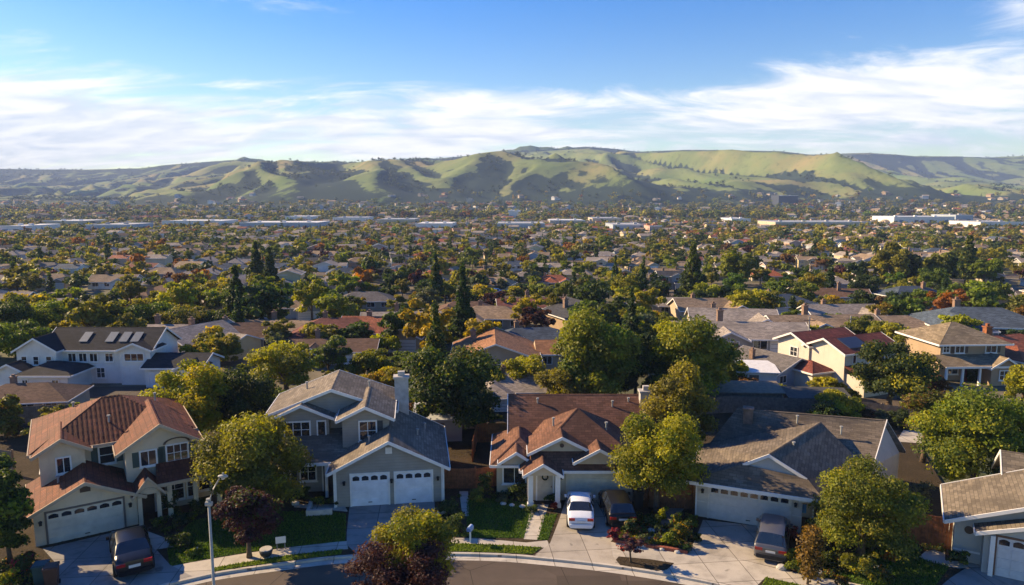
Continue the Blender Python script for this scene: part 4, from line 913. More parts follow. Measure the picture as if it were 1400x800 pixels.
T_('tallest dark conifer in the grove near the right edge', 1320, 388, 1300, 1342, 322, 380, ['deep green', 'olive'], kind='cone', n=3500, leaf=.7, name='conifer_tree', z=0)
for i, (bx, x0, x1, tp, nm, c) in enumerate([(1215, 1196, 1240, 336, 'broad brownish-green tree at the left end of the far grove', 'olive'), (1240, 1224, 1256, 345, 'dark tree second from left in the far grove', 'deep green'), (1278, 1262, 1292, 345, 'upright olive tree in the middle of the far grove', 'olive'), (1295, 1284, 1306, 346, 'narrow deep green tree just left of the tallest grove conifer', 'deep green'), (1008, 985, 1030, 342, 'rounded dark tree right of the broad lone conifer', 'green'), (1345, 1330, 1362, 355, 'squat green tree right of the tallest grove conifer', 'green')]):
    T_(nm, bx, 392, x0, x1, tp, 384, [c], n=2600, leaf=.7, z=0, nb=12)
T_('large green tree left of the red-roofed house shrubs, behind the hedge', 1215, 556, 1170, 1262, 472, 546, ['deep green', 'yellow-green'], n=7000, leaf=.24, nb=18)
T_('bright bushy tree behind the weathered roof', 1142, 575, 1114, 1174, 538, 574, ['yellow-green', 'green'], n=3500, leaf=.19, nb=12)
for i, (bx, by, x0, x1, tp, bt, c, l) in enumerate([
  (392, 536, 348, 436, 468, 530, ['yellow-green', 'olive'], 'wide yellow-green tree behind the grey house ridge'), (450, 520, 425, 480, 465, 512, ['green', 'grey-green'], 'mid-green tree right of the wide yellow-green tree'), (505, 522, 478, 540, 478, 516, ['green', 'yellow-green'], 'low bright tree behind the grey house right slope'),
  (520, 540, 490, 560, 505, 536, ['yellow-green', 'golden'], 'golden-flecked hedge tree directly behind the grey roof'), (300, 500, 285, 330, 458, 498, ['yellow-green', 'olive'], 'yellow-green tree right of the sunlit gable wall'), (258, 508, 246, 288, 470, 504, ['golden', 'yellow-green'], 'small golden tree in front of the sunlit gable wall'),
  (30, 508, -8, 62, 440, 492, ['green', 'deep green'], 'dark green tree at the left edge above the white house'), (12, 470, -20, 48, 405, 452, ['deep green', 'olive'], 'bulky dark tree at the left edge, middle distance'), (60, 462, 30, 88, 412, 452, ['green', 'yellow-green'], 'leafy tree at left just beyond the bulky dark one'),
  (140, 452, 106, 176, 410, 446, ['yellow-green', 'olive'], 'broad olive tree right behind the charcoal roof'), (205, 455, 175, 236, 415, 448, ['green', 'deep green'], 'broad dark tree behind the white house right gable'), (255, 462, 222, 290, 418, 455, ['olive', 'deep green'], 'spreading olive tree beyond the sunlit gable wall'), (290, 460, 268, 322, 424, 456, ['deep green', 'green'], 'dark spreading tree left of the solitary conifer foot'),
  (8, 600, -20, 30, 545, 600, ['olive', 'brown'], 'brownish tree at the left edge above the terracotta eave'), (1175, 470, 1150, 1200, 432, 462, ['olive', 'grey-green'], 'grey-olive tree beyond the red-roofed house'), (1215, 482, 1190, 1240, 440, 476, ['yellow-green', 'grey-green'], 'pale green tree right of the red roof'), (1245, 500, 1222, 1275, 450, 494, ['green', 'yellow-green'], 'green tree left of the hipped house'),
  (660, 545, 640, 690, 505, 542, ['green', 'yellow-green'], 'leafy tree just right of the tall dark broadleaf tree'), (1000, 530, 985, 1022, 492, 528, ['yellow-green', 'green'], 'small bright tree left of the white flat roof'), (1395, 560, 1370, 1425, 500, 552, ['yellow-green', 'olive'], 'yellow-green tree at the right edge behind the broad tree'),
  (790, 548, 770, 812, 486, 545, ['green', 'yellow-green'], 'light green tree in front of the big dark one')]):
    T_(l, bx, by, x0, x1, tp, bt, c, n=3600, leaf=.26, z=0, nb=14)
for i, px_ in enumerate((1325, 1331, 1337)):
    T_(('left', 'middle', 'right')[i]+' clipped evergreen column by the red-trimmed porch', px_, 522, px_-3, px_+3, 497, 521, ['deep green'], kind='column', n=500, leaf=.16, name='columnar_shrub', cat='shrub', z=0, trunk=False, group='clipped columns at the porch')

# shrubs and flower clumps of the front gardens
def shrub(px, py, rpx, hpx, cols, label, leaf=.09, n=500):
    T_(label, px, py, px-rpx, px+rpx, py-hpx, py, cols, n=n, leaf=leaf, name='shrub', cat='shrub', trunk=False, nb=6)
SH = [
 (232, 706, 14, 36, ['deep green'], 'tall dark shrub at the terracotta house entry arch', 900), (215, 722, 9, 16, ['deep green', 'green'], 'low dark shrub beside the path to the entry arch', 500), (272, 700, 12, 20, ['deep green'], 'dark shrub at the foot of the terracotta porch', 600), (252, 716, 14, 14, ['deep green'], 'low shrub under the porch window', 500),
 (32, 792, 16, 40, ['deep green', 'red'], 'red-berried shrub left of the wheeled bins', 1100), (12, 800, 16, 22, ['yellow-green', 'rust-orange'], 'yellow and orange flowers in the bottom left corner', 500),
 (245, 748, 16, 20, ['deep green'], 'round dark shrub behind the dark saloon', 700), (262, 760, 9, 10, ['green'], 'small shrub by the pavement left of the lamp', 300),
 (455, 692, 9, 14, ['deep green'], 'shrub at the left corner of the grey garage', 400), (436, 690, 12, 12, ['green', 'deep green'], 'shrub on the planter wall of the grey house', 400), (415, 684, 10, 18, ['deep green'], 'dark shrub under the grey house window', 500),
 (612, 706, 16, 22, ['deep green'], 'dark shrub right of the white garage doors', 800), (620, 728, 16, 26, ['deep green', 'olive'], 'large dark shrub at the lawn corner by the side path', 1000), (603, 700, 8, 8, ['grey-green'], 'pale grey-green clump beside the white garage door', 300),
 (664, 676, 12, 34, ['deep green', 'olive'], 'leafy shrub left of the brown-roofed house', 900), (652, 690, 12, 26, ['olive', 'green'], 'shrub beside the low orange fence', 700), (708, 680, 17, 22, ['deep green'], 'mound shrub under the cream house bay window', 900), (688, 688, 9, 12, ['grey-green'], 'low pale clump edging the front lawn bed', 300), (727, 700, 8, 9, ['deep green', 'grey-green'], 'rounded dark tuft at the porch column', 300),
 (757, 688, 12, 14, ['deep green', 'green'], 'shrub right of the porch step', 500), (757, 697, 5, 10, ['red'], 'red flowering clump at the top of the small lawn', 200),
 (838, 742, 9, 22, ['red', 'plum-purple'], 'crimson shrub at the corner of the brick edging', 700), (862, 732, 12, 26, ['deep green', 'brown'], 'dark shrub beside the black car', 700), (880, 745, 10, 16, ['grey-green', 'green'], 'grey-green clump on the brick edging', 400), (893, 722, 16, 18, ['deep green'], 'dark mound below the yellow-green tree', 700), (905, 712, 8, 18, ['yellow-green'], 'spiky light clump at the tree foot', 300),
 (914, 748, 11, 22, ['green', 'yellow-green'], 'leafy flower clump with yellow tops in the brick bed', 500), (933, 738, 13, 26, ['deep green', 'golden'], 'flowering shrub with golden blooms in the brick bed', 700), (946, 722, 11, 20, ['green', 'deep green'], 'green shrub left of the pale garage corner', 500), (925, 722, 8, 22, ['green', 'golden'], 'upright shrub with golden flowers left of the pale garage', 400), (936, 754, 8, 10, ['deep green', 'grey-green'], 'low clump at the end of the brick edging', 300), (952, 742, 8, 14, ['deep green'], 'dark clump along the weathered roof driveway', 300),
 (1078, 772, 11, 22, ['yellow-green', 'green'], 'spiky bright green clump beside the silver people carrier', 500), (1088, 782, 14, 16, ['green', 'deep green'], 'low green shrub right of the spiky clump', 500), (1084, 742, 8, 22, ['red', 'deep green'], 'red flowering shrub by the weathered house entry', 400), (1128, 775, 14, 22, ['deep green', 'green'], 'dark shrub under the round green tree left side', 700),
 (1158, 782, 16, 26, ['olive', 'yellow-green'], 'olive shrub in the lower bed right of the sapling', 700), (1184, 800, 18, 46, ['yellow-green', 'deep green'], 'tall yellow-green shrub at the bottom right bed', 1100), (1208, 800, 14, 30, ['deep green', 'rust-orange'], 'shrub with orange leaves in the bottom right bed', 800), (1216, 770, 9, 20, ['rust-orange', 'brown'], 'orange-brown shrub on the right lawn edge', 400), (1150, 802, 12, 14, ['brown', 'olive'], 'brown low clump at the bottom edge', 300),
 (1310, 774, 14, 22, ['deep green', 'green'], 'shrub at the left post of the edge garage', 600), (1255, 690, 22, 30, ['grey-green'], 'silvery shrub above the redwood fence', 900), (1225, 722, 16, 20, ['deep green'], 'dark shrub before the redwood fence', 600), (1112, 738, 12, 24, ['olive', 'deep green'], 'leafy shrub at the dark entry of the weathered house', 600)]
for px, py, r_, h_, c, l, n_ in SH: shrub(px, py, r_, h_, c, l, .10, n_)

def cover(name, label, cols, *pp, dens=7.0, size=.24):
    pts = PY(*pp); xs = [p.x for p in pts]; ys = [p.y for p in pts]; r_ = np.random.default_rng(int(abs(xs[0]*100))); B = []
    def inside(x, y):
        c = False; j = len(pts)-1
        for i in range(len(pts)):
            if (pts[i].y > y) != (pts[j].y > y) and x < (pts[j].x-pts[i].x)*(y-pts[i].y)/(pts[j].y-pts[i].y)+pts[i].x: c = not c
            j = i
        return c
    for _ in range(int((max(xs)-min(xs))*(max(ys)-min(ys))*dens)):
        x, y = r_.uniform(min(xs), max(xs)), r_.uniform(min(ys), max(ys))
        if inside(x, y) and r_.random() < .8: q = size*r_.uniform(.4, 1.5); B.append((x, y, YZ+q*.3, q, q, q*r_.uniform(.6, 1.3)))
    V, Q, T, ti, mi = crown_arrays(B, len(B)*55, .085, r_, True); mb = r_.integers(0, len(cols), len(B)); mi[:] = r_.choice(len(cols), len(mi), p=[.6]+[.4/(len(cols)-1)]*(len(cols)-1))
    o = bpy.data.objects.new(name, raw_mesh(name, V, Q, T, ti, [leafm(c) for c in cols], mi)); COL.objects.link(o); o['kind'] = 'stuff'; tag(o, label, 'ground cover')
CV = [('flower bed planting behind the brick edging', ['green', 'deep green', 'golden', 'red'], (838, 739), (862, 712), (885, 700), (955, 715), (941, 755)),
 ('planting between the white garage doors and the side path', ['deep green', 'green', 'olive'], (598, 696), (628, 678), (632, 706), (640, 734), (600, 732)),
 ('planting at the terracotta house porch', ['deep green', 'green'], (205, 706), (280, 700), (262, 712), (228, 746), (232, 738)),
 ('planting in the bed before the round green tree', ['deep green', 'olive', 'brown', 'yellow-green'], (1070, 768), (1112, 735), (1180, 752), (1150, 795), (1092, 783)),
 ('planting under the cream house bay window', ['deep green', 'grey-green', 'green'], (640, 672), (724, 676), (724, 689), (690, 682), (640, 684)),
 ('undergrowth at the bottom left corner', ['deep green', 'olive', 'rust-orange', 'yellow-green'], (-10, 770), (48, 765), (60, 790), (64, 815), (-10, 850)),
 ('undergrowth along the redwood fence', ['deep green', 'brown', 'olive'], (1180, 755), (1180, 738), (1250, 745), (1300, 756), (1258, 752))]
for lb_, cc_, *pp_ in CV: cover('ground_cover', lb_, cc_, *pp_)

# ================================================================== CARS
def car(name, label, loc, heading, paint, style='saloon', z=YZ+.016, cat='car', group=None):
    """local x forward"""
    S = {'saloon': [(-2.28, .70, .66, 0), (-2.22, .80, .90, 0), (-2.05, .84, .98, 0), (-1.45, .87, 1.02, 0), (-.85, .88, 1.38, 1), (-.1, .89, 1.45, 1), (.55, .89, 1.41, 1), (1.25, .88, 1.00, 0), (1.85, .86, .90, 0), (2.2, .80, .74, 0), (2.3, .68, .58, 0)],
         'hatch': [(-2.1, .74, .80, 0), (-2.04, .82, .98, 0), (-1.98, .85, 1.04, 0), (-1.92, .87, 1.06, 0), (-1.55, .88, 1.50, 1), (-.3, .89, 1.58, 1), (.45, .89, 1.52, 1), (1.15, .88, 1.06, 0), (1.75, .86, .96, 0), (2.08, .80, .78, 0), (2.16, .68, .6, 0)],
         'van': [(-2.35, .78, .82, 0), (-2.30, .86, 1.0, 0), (-2.25, .89, 1.04, 0), (-2.2, .91, 1.06, 0), (-1.95, .92, 1.66, 1), (-.5, .93, 1.74, 1), (.65, .93, 1.66, 1), (1.55, .92, 1.08, 0), (2.0, .88, .94, 0), (2.32, .80, .76, 0), (2.4, .7, .6, 0)]}[style]
    ZB = .24; belt = .94 if style == 'saloon' else 1.0
    rings = []
    for (x, w_, zt, gh) in S:
        b = belt if gh else zt-.07; wr = w_*(.74 if gh else .90)
        rings.append([(x, 0, ZB), (x, w_*.86, ZB), (x, w_*.98, ZB+.14), (x, w_, .60), (x, w_*.97, b), (x, wr, zt-.07 if gh else zt-.02), (x, wr*.78, zt), (x, 0, zt+.02)])
    body = MB(); gl = MB()
    for i in range(len(rings)-1):
        A, B = rings[i], rings[i+1]; g0, g1 = S[i][3], S[i+1][3]
        for k in range(7):
            isg = (k == 4 and g0 and g1) or (k in (5, 6) and g0 != g1) or (k == 4 and g0 != g1 and False)
            t = gl if isg else body
            t.face([A[k], B[k], B[k+1], A[k+1]]); t.face([(p[0], -p[1], p[2]) for p in (A[k+1], B[k+1], B[k], A[k])])
    for R_, rev in ((rings[0], 0), (rings[-1], 1)):
        ring = R_[:]+[(p[0], -p[1], p[2]) for p in R_[-2:0:-1]]; body.face(ring if rev else ring[::-1])
    # door pillars over the side glass
    for x in (-.2,):
        for sy in (1, -1): body.prism([(x-.045, sy*.868, belt+.005), (x+.045, sy*.868, belt+.005), (x+.04, sy*.672, S[5][2]-.08), (x-.04, sy*.672, S[5][2]-.08)], (0, sy*.012, 0))
    e = empty(name, loc, R(heading), label, cat, group); e.location.z = z
    sl = MB()
    for x in (-.95, -.2, .75):
        for sy in (1, -1): sl.prism([(x-.012, sy*.872, .36), (x+.012, sy*.872, .36), (x+.012, sy*.872, belt-.02), (x-.012, sy*.872, belt-.02)], (0, sy*.022, 0))
    sl.prism([(S[0][0]-.004, -.62, .56), (S[0][0]-.004, .62, .56), (S[0][0]-.004, .62, .575), (S[0][0]-.004, -.62, .575)], (-.012, 0, 0)); sl.build('shut_lines', black, e)
    bo = body.build('body', paint, e, True)
    me = bo.data; bm = bmesh.new(); bm.from_mesh(me)
    for ed in bm.edges:
        if len(ed.link_faces) == 2 and ed.calc_face_angle(0) > R(38): ed.smooth = False
    bm.to_mesh(me); bm.free()
    gl.build('window_glass', glass, e)
    xr = S[0][0]; xf_ = S[-1][0]; wr = S[1][1]
    red = mat_plain('tail light red', (.35, .012, .012), .2, .6); lamp = mat_plain('headlight lens', (.6, .62, .65), .15, .7)
    for sy in (1, -1):
        b = MB(); b.box(xr-.012, sy*wr*.98 if sy < 0 else wr*.50, .72, xr+.16, -wr*.50 if sy < 0 else wr*.98, .88); b.build('tail_light', red, e)
        b = MB(); b.box(xf_-.22, min(sy*.44, sy*.74), .60, xf_-.02, max(sy*.44, sy*.74), .72); b.build('headlight', lamp, e)
        b = MB(); b.box(.88, min(sy*.90, sy*1.05), belt-.04, 1.0, max(sy*.90, sy*1.05), belt+.12); b.build('wing_mirror', paint, e)
    b = MB(); b.box(xr-.03, -.26, .60 if style == 'saloon' else .66, xr-.006, .26, .74 if style == 'saloon' else .78); b.build('number_plate', mat_plain('plate white', (.6, .6, .58), .5), e)
    b = MB(); b.box(xr-.06, -wr*.9, .30, xr+.02, wr*.9, .50); b.build('bumper', paint if style == 'saloon' else black, e)
    for x in (xr+.85, xf_-.85):
        for sy in (1, -1):
            y0 = sy*.70; y1 = sy*.915; wh = MB(); wh.tube([(x, y0, .325), (x, y1, .325)], .325, 18); q = wh.build('wheel', black, e)
            rm = MB(); rm.tube([(x, y1+sy*.001, .325), (x, y1+sy*.012, .325)], .20, 14)
            rm.build('rim', steel, q)
            ar = MB(); ar.tube([(x, sy*.5, .33), (x, sy*.905, .33)], .385, 18); ar.build('wheel_arch', black, e)
    return e
def paint(name, c, metal=.3): return mat_plain(name, c, .28, .35, metal, .03)
blk = paint('black car paint', (.012, .012, .014)); navy = paint('dark blue car paint', (.005, .006, .010), 0); wht = paint('white car paint', (.62, .66, .72), 0); slv = paint('silver car paint', (.30, .31, .34), .5)
car('parked_car', 'dark blue-black saloon on the terracotta house driveway', at(180, 764, YZ), 123, navy, 'saloon')
car('parked_car', 'white saloon beside a black car on the brown-roofed house driveway', at(793, 706, YZ), 86, wht, 'saloon').scale = (.88, .88, .9)
car('parked_car', 'black hatchback parked beside the white saloon', at(843, 705, YZ), 92, blk, 'hatch').scale = (.92, .92, .92)
car('parked_car', 'silver-grey people carrier before the pale garage door', at(1056, 746, YZ), 66, paint('gunmetal car paint', (.12, .12, .13), .4), 'van').scale = (.9, .9, .9)
proto_cars = []
for i, (px, py, pt, lb) in enumerate([(48, 521, slv, 'silver car, leftmost parked before the white house'), (62, 524, blk, 'dark car between two pale ones before the white house'), (78, 524, wht, 'white car, rightmost parked before the white house')]):
    proto_cars.append(car('parked_car', lb, at(px, py, 0), 200, pt, 'saloon', 0.02, group='cars parked before the white house'))

# ================================================================== STREET LAMP AND SMALL THINGS
def street_lamp():
    base = at(288, 1000, YZ); base.x = atY(288, 730, base.y).x; Y = base.y; zt = atY(288, 684, Y).z-YZ; hd = atY(305, 652, Y); ex = hd.x-base.x; ez = hd.z-YZ
    e = empty('street_lamp', base, 0, 'tall grey street lamp with a curved arm, in the left foreground', 'street lamp')
    b = MB(); b.tube([(0, 0, 0), (0, 0, 1.0), (0, 0, zt)], [.085, .06, .045], 14); b.build('pole', steel, e, True)
    b = MB(); b.tube([(0, 0, -.02), (0, 0, .12), (0, 0, .22)], [.2, .2, .12], 12); b.build('base', steel, e)
    b = MB(); b.tube([(.02, 0, zt-.25), (.05, -.0, zt+.05), (ex*.35, 0, zt+(ez-zt)*.5), (ex*.75, 0, ez-.08), (ex-.1, 0, ez)], [.03, .03, .026, .024, .024], 8); b.build('arm', steel, e, True)
    b = MB(); b.tube([(-.1, 0, zt-.12), (.1, 0, zt-.12)], .09, 8); b.tube([(0, 0, zt), (0, 0, zt+.06)], .08, 10); b.build('clamp', steel, e)
    b = MB(); n = 8
    prof = [(ex-.16, .04, .03), (ex-.10, .07, .05), (ex+.0, .09, .06), (ex+.10, .08, .05), (ex+.16, .03, .03)]
    rings = [[(x, math.cos(6.283*k/10)*w_, ez+.02+math.sin(6.283*k/10)*h_) for k in range(10)] for x, w_, h_ in prof]
    for i in range(4):
        for k in range(10): b.face([rings[i][k], rings[i][(k+1) % 10], rings[i+1][(k+1) % 10], rings[i+1][k]])
    b.face(rings[0][::-1]); b.face(rings[-1]); h = b.build('lamp_head', steel, e, True)
    g = MB(); g.tube([(ex, 0, ez-.03), (ex, 0, ez-.08)], [.07, .05], 12); g.build('lens', mat_plain('lamp lens', (.5, .5, .48), .2, .5), h)
    b = MB(); b.tube([(ex, 0, ez+.07), (ex, 0, ez+.14)], .03, 8); b.build('photocell', steel, e)
street_lamp()

def fence(label, pts, h, m, name='wooden_fence', bw=.145, z=YZ):
    p0 = Vector(pts[0]); e = empty(name, p0, 0, label, 'fence'); e.location.z = z; pts = [Vector(p)-p0 for p in pts]; b = MB(); rg = random.Random(int(abs(p0.x*31+p0.y*17)))
    for i in range(len(pts)-1):
        a, c = pts[i], pts[i+1]; a.z = c.z = 0; d = (c-a); Ln = d.length; d.normalize(); k = max(1, int(Ln/bw)); nrm = Vector((-d.y, d.x, 0))
        for j in range(k):
            q = a+d*(j*Ln/k); r = a+d*((j+1)*Ln/k-.012); hh = h*(1+rg.uniform(-.012, .012)); o = nrm*rg.uniform(0, .006)
            b.prism([q+o, r+o, r+o+Vector((0, 0, hh)), q+o+Vector((0, 0, hh))], nrm*.02)
    b.build('boards', m, e)
    for zz in (.3, h-.25):
        b = MB()
        for i in range(len(pts)-1): b.bar(pts[i]+Vector((0, 0.05, zz)), pts[i+1]+Vector((0, 0.05, zz)), .04, .09)
        b.build('rail', m, e)
    for i in range(len(pts)-1):
        a, c = pts[i], pts[i+1]; k = max(1, round((c-a).length/2.4))
        for j in range(k+1 if i == len(pts)-2 else k):
            q = a+(c-a)*(j/k)+Vector((0, .09, 0)); b = MB(); b.box(q.x-.05, q.y-.03, 0, q.x+.05, q.y+.07, h+.08); b.build('post', m, e)
    return e
orangew = mat_plain('fresh orange-stained boards', (.38, .13, .035), .8, var=.25, scale=4, bump=.3)
fence('orange-stained board fence enclosing the side yard of the brown-roofed house', PY((646, 632), (652, 605), (694, 604)), 1.5, orangew)
fence('low red-brown board fence joining the brown-roofed house to its neighbour', PY((608, 668), (650, 668), (682, 664)), 1.35, redwood)
fence('redwood board fence behind the right lawn', PY((1195, 736), (1245, 742), (1300, 752)), 1.75, redwood)
fence('dark red side gate fence between tree trunk and pale garage', PY((888, 694), (946, 696)), 1.7, redwood)
fence('weathered board fence along the back of the brown-roofed yard', PY((560, 592), (600, 588), (650, 586)), 1.6, greywood)
fence('weathered board fence behind the weathered roof house', [at(870, 572, 0), at(1000, 566, 0), at(1160, 572, 0), at(1300, 590, 0)], 1.6, greywood, z=.0)
fence('board fence in shade left of the terracotta house', PY((-40, 640), (18, 650)), 1.7, greywood)
fence('long board fence behind the terracotta and grey houses', [at(-80, 588, 0), at(60, 580, 0), at(200, 575, 0), at(360, 580, 0)], 1.6, greywood, z=.0)

def wheelie(label, p, rot, c, h=1.05):
    e = empty('wheeled_bin', p, R(rot), label, 'bin', 'wheeled bins beside the driveway'); b = MB()
    a = [(-.24, -.28), (.24, -.28), (.24, .28), (-.24, .28)]; t = [(x*1.22, y*1.2) for x, y in a]
    for i in range(4):
        j = (i+1) % 4; b.face([(*a[i], .06), (*a[j], .06), (*t[j], h), (*t[i], h)])
    b.face([(*q, .06) for q in a[::-1]]); b.face([(*q, h) for q in t]); b.build('body', c, e)
    b = MB(); b.box(-.32, -.37, h+.003, .32, .36, h+.06); b.box(-.25, -.30, h+.062, .25, .30, h+.085); b.build('lid', c, e)
    b = MB(); b.tube([(-.24, .40, h-.02), (.24, .40, h-.02)], .02, 6); b.build('handle', black, e)
    for s in (-1, 1): b = MB(); b.tube([(s*.22, .30, .11), (s*.28, .30, .11)], .11, 12); b.build('wheel', black, e)
wheelie('dark teal wheeled bin beside the terracotta house driveway', at(58, 800, YZ), 20, mat_plain('teal plastic', (.02, .06, .065), .5))
wheelie('brown wheeled bin right of the teal bin', at(72, 803, YZ), 25, mat_plain('brown plastic', (.075, .035, .025), .55))
wheelie('black wheeled bin against the cream garage wall', at(872, 694, YZ), 0, mat_plain('black plastic', (.02, .02, .022), .5))
def mailbox():
    p = at(643, 742, YZ); e = empty('mailbox', p, R(-20), 'pale blue mailbox on a post at the pavement before the front lawn', 'mailbox'); e.scale = (.75, .75, .75)
    b = MB(); b.box(-.05, -.05, 0, .05, .05, .95); b.build('post', white, e)
    b = MB(); n = 10; pr = [(-.16, .952), (.16, .952), (.16, 1.15)]+[(.16*math.cos(math.pi*k/n), 1.15+.16*math.sin(math.pi*k/n)) for k in range(1, n)]+[(-.16, 1.15)]
    b.prism([(x, -.27, z) for x, z in pr], (0, .54, 0)); bx = b.build('box', mat_plain('pale blue paint', (.33, .42, .58), .4), e)
    b = MB(); b.box(-.14, -.285, .97, .14, -.272, 1.2); b.build('door', mat_plain('blue paint', (.08, .18, .42), .4), bx)
mailbox()
def lid_ball():
    p = at(364, 760, YZ); e = empty('round_planter', p, 0, 'dark rounded bowl planter with a pale rim on the left pavement', 'planter')
    b = MB(); pr = [(.20, 0), (.30, .12), (.34, .26), (.30, .38), (.28, .38), (.25, .30)]
    for i in range(len(pr)-1):
        for k in range(16):
            a0, a1 = 6.2832*k/16, 6.2832*(k+1)/16; f = lambda q, a: (q[0]*math.cos(a), q[0]*math.sin(a), q[1]); b.face([f(pr[i], a0), f(pr[i], a1), f(pr[i+1], a1), f(pr[i+1], a0)])
    b.build('bowl', mat_plain('dark glazed clay', (.03, .028, .028), .4), e, True)
    b = MB(); b.tube([(0, 0, .381), (0, 0, .41)], [.325, .31], 16); b.build('rim', mat_plain('pale clay', (.4, .38, .36), .8), e)
lid_ball()
def yard_sign():
    p = at(379, 752, YZ); e = empty('yard_sign', p, R(15), 'small leaning white board on stakes at the lawn edge', 'sign'); b = MB(); b.box(-.02, -.02, 0, .02, .02, .75); b.box(.38, -.02, 0, .42, .02, .75); b.build('stake', steel, e)
    b = MB(); b.box(-.06, -.04, .38, .46, -.021, .74); b.build('board', white, e)
yard_sign()
def planter_edge():
    a, b_ = at(839, 742, YZ), at(940, 758, YZ); e = empty('brick_edging', a, 0, 'low red brick edging wall round the flower bed by the pavement', 'garden wall'); d = b_-a; d.z = 0; n = int(d.length/.24); b = MB(); u = d.normalized(); rg = random.Random(3)
    for k in range(n):
        q = u*(k*d.length/n); r = u*((k+1)*d.length/n-.012); nr = Vector((-u.y, u.x, 0))
        for c in range(2): o = nr*rg.uniform(0, .01); b.prism([q+o+Vector((0, 0, c*.09)), r+o+Vector((0, 0, c*.09)), r+o+Vector((0, 0, c*.09+.082)), q+o+Vector((0, 0, c*.09+.082))], nr*.2)
    b.build('bricks', brickred, e)
    a2 = at(1130, 790, YZ)-a; b3 = at(1210, 812, YZ)-a
planter_edge()
def garden_bits():
    rg = random.Random(5); stone = mat_plain('pale stone', (.42, .40, .37), .9, var=.2, bump=.4)
    spots = [(604, 702, .28), (598, 706, .2), (688, 690, .2), (700, 692, .18), (714, 694, .2), (880, 747, .18), (905, 752, .16), (926, 756, .16), (1068, 778, .26), (1120, 786, .25), (890, 728, .25), (1236, 742, .2), (1200, 778, .2), (268, 752, .16), (404, 690, .25)]
    wh = ['beside the white garage door', 'at the driveway edge below the white garage door', 'in the bed left of the bay window', 'under the bay window', 'at the porch end of the bay window bed', 'on the left part of the brick edging', 'in the middle of the brick edging', 'at the right end of the brick edging', 'beside the spiky bright green clump', 'blue-tinted, near the russet sapling', 'below the yellow-green tree', 'before the redwood fence', 'in the right garden bed', 'on the lawn left of the street lamp', 'at the entry path of the grey house']
    for i, (px, py, r) in enumerate(spots):
        V = IC2V*(1+.22*(np.random.default_rng(i).random(len(IC2V))[:, None]-.5))*np.array([r, r*.8, r*.6]); me = bpy.data.meshes.new('rock'); me.from_pydata(V.tolist(), [], IC2F.tolist()); me.materials.append(stone); o = bpy.data.objects.new('garden_rock', me); COL.objects.link(o); o.location = at(px, py, YZ)+Vector((0, 0, r*.35)); tag(o, 'pale garden rock '+wh[i], 'rock', 'garden rocks of the front yards')
    # blue bag hanging at the pale garage corner
    p = at(1092, 722, YZ); e = empty('garden_flag', p, R(-22), 'small bright blue flag on a stand at the pale garage corner', 'flag'); b = MB(); b.tube([(0, 0, 0), (0, 0, 1.5)], .015, 6); b.tube([(0, 0, 1.48), (.36, 0, 1.48)], .012, 6); b.build('stand', black, e)
    b = MB(); n = 8
    for k in range(n): b.face([(.02+.32*k/n, .02*math.sin(k), .95), (.02+.32*(k+1)/n, .02*math.sin(k+1), .95), (.02+.32*(k+1)/n, .02*math.sin(k+1), 1.46), (.02+.32*k/n, .02*math.sin(k), 1.46)])
    b.build('cloth', mat_plain('bright blue cloth', (.05, .28, .62), .7), e)
garden_bits()
def pole(label, px, py, top, z=0):
    p = at(px, py, z); h = atY(px, top, p.y).z; e = empty('utility_pole', p, 0, label, 'pole'); b = MB(); b.tube([(0, 0, 0), (0, 0, h)], [.12, .08], 8); b.build('pole', steel, e); b = MB(); b.bar((-.7, 0, h-.4), (.7, 0, h-.4), .09, .1); b.build('crossarm', greywood, e)
pole('thin pale pole at the left end of the red-roofed house', 1103, 500, 433); pole('thin pole in the street behind the red roof', 1161, 470, 432); pole('thin pole among roofs left of the far conifer pair', 233, 420, 384)

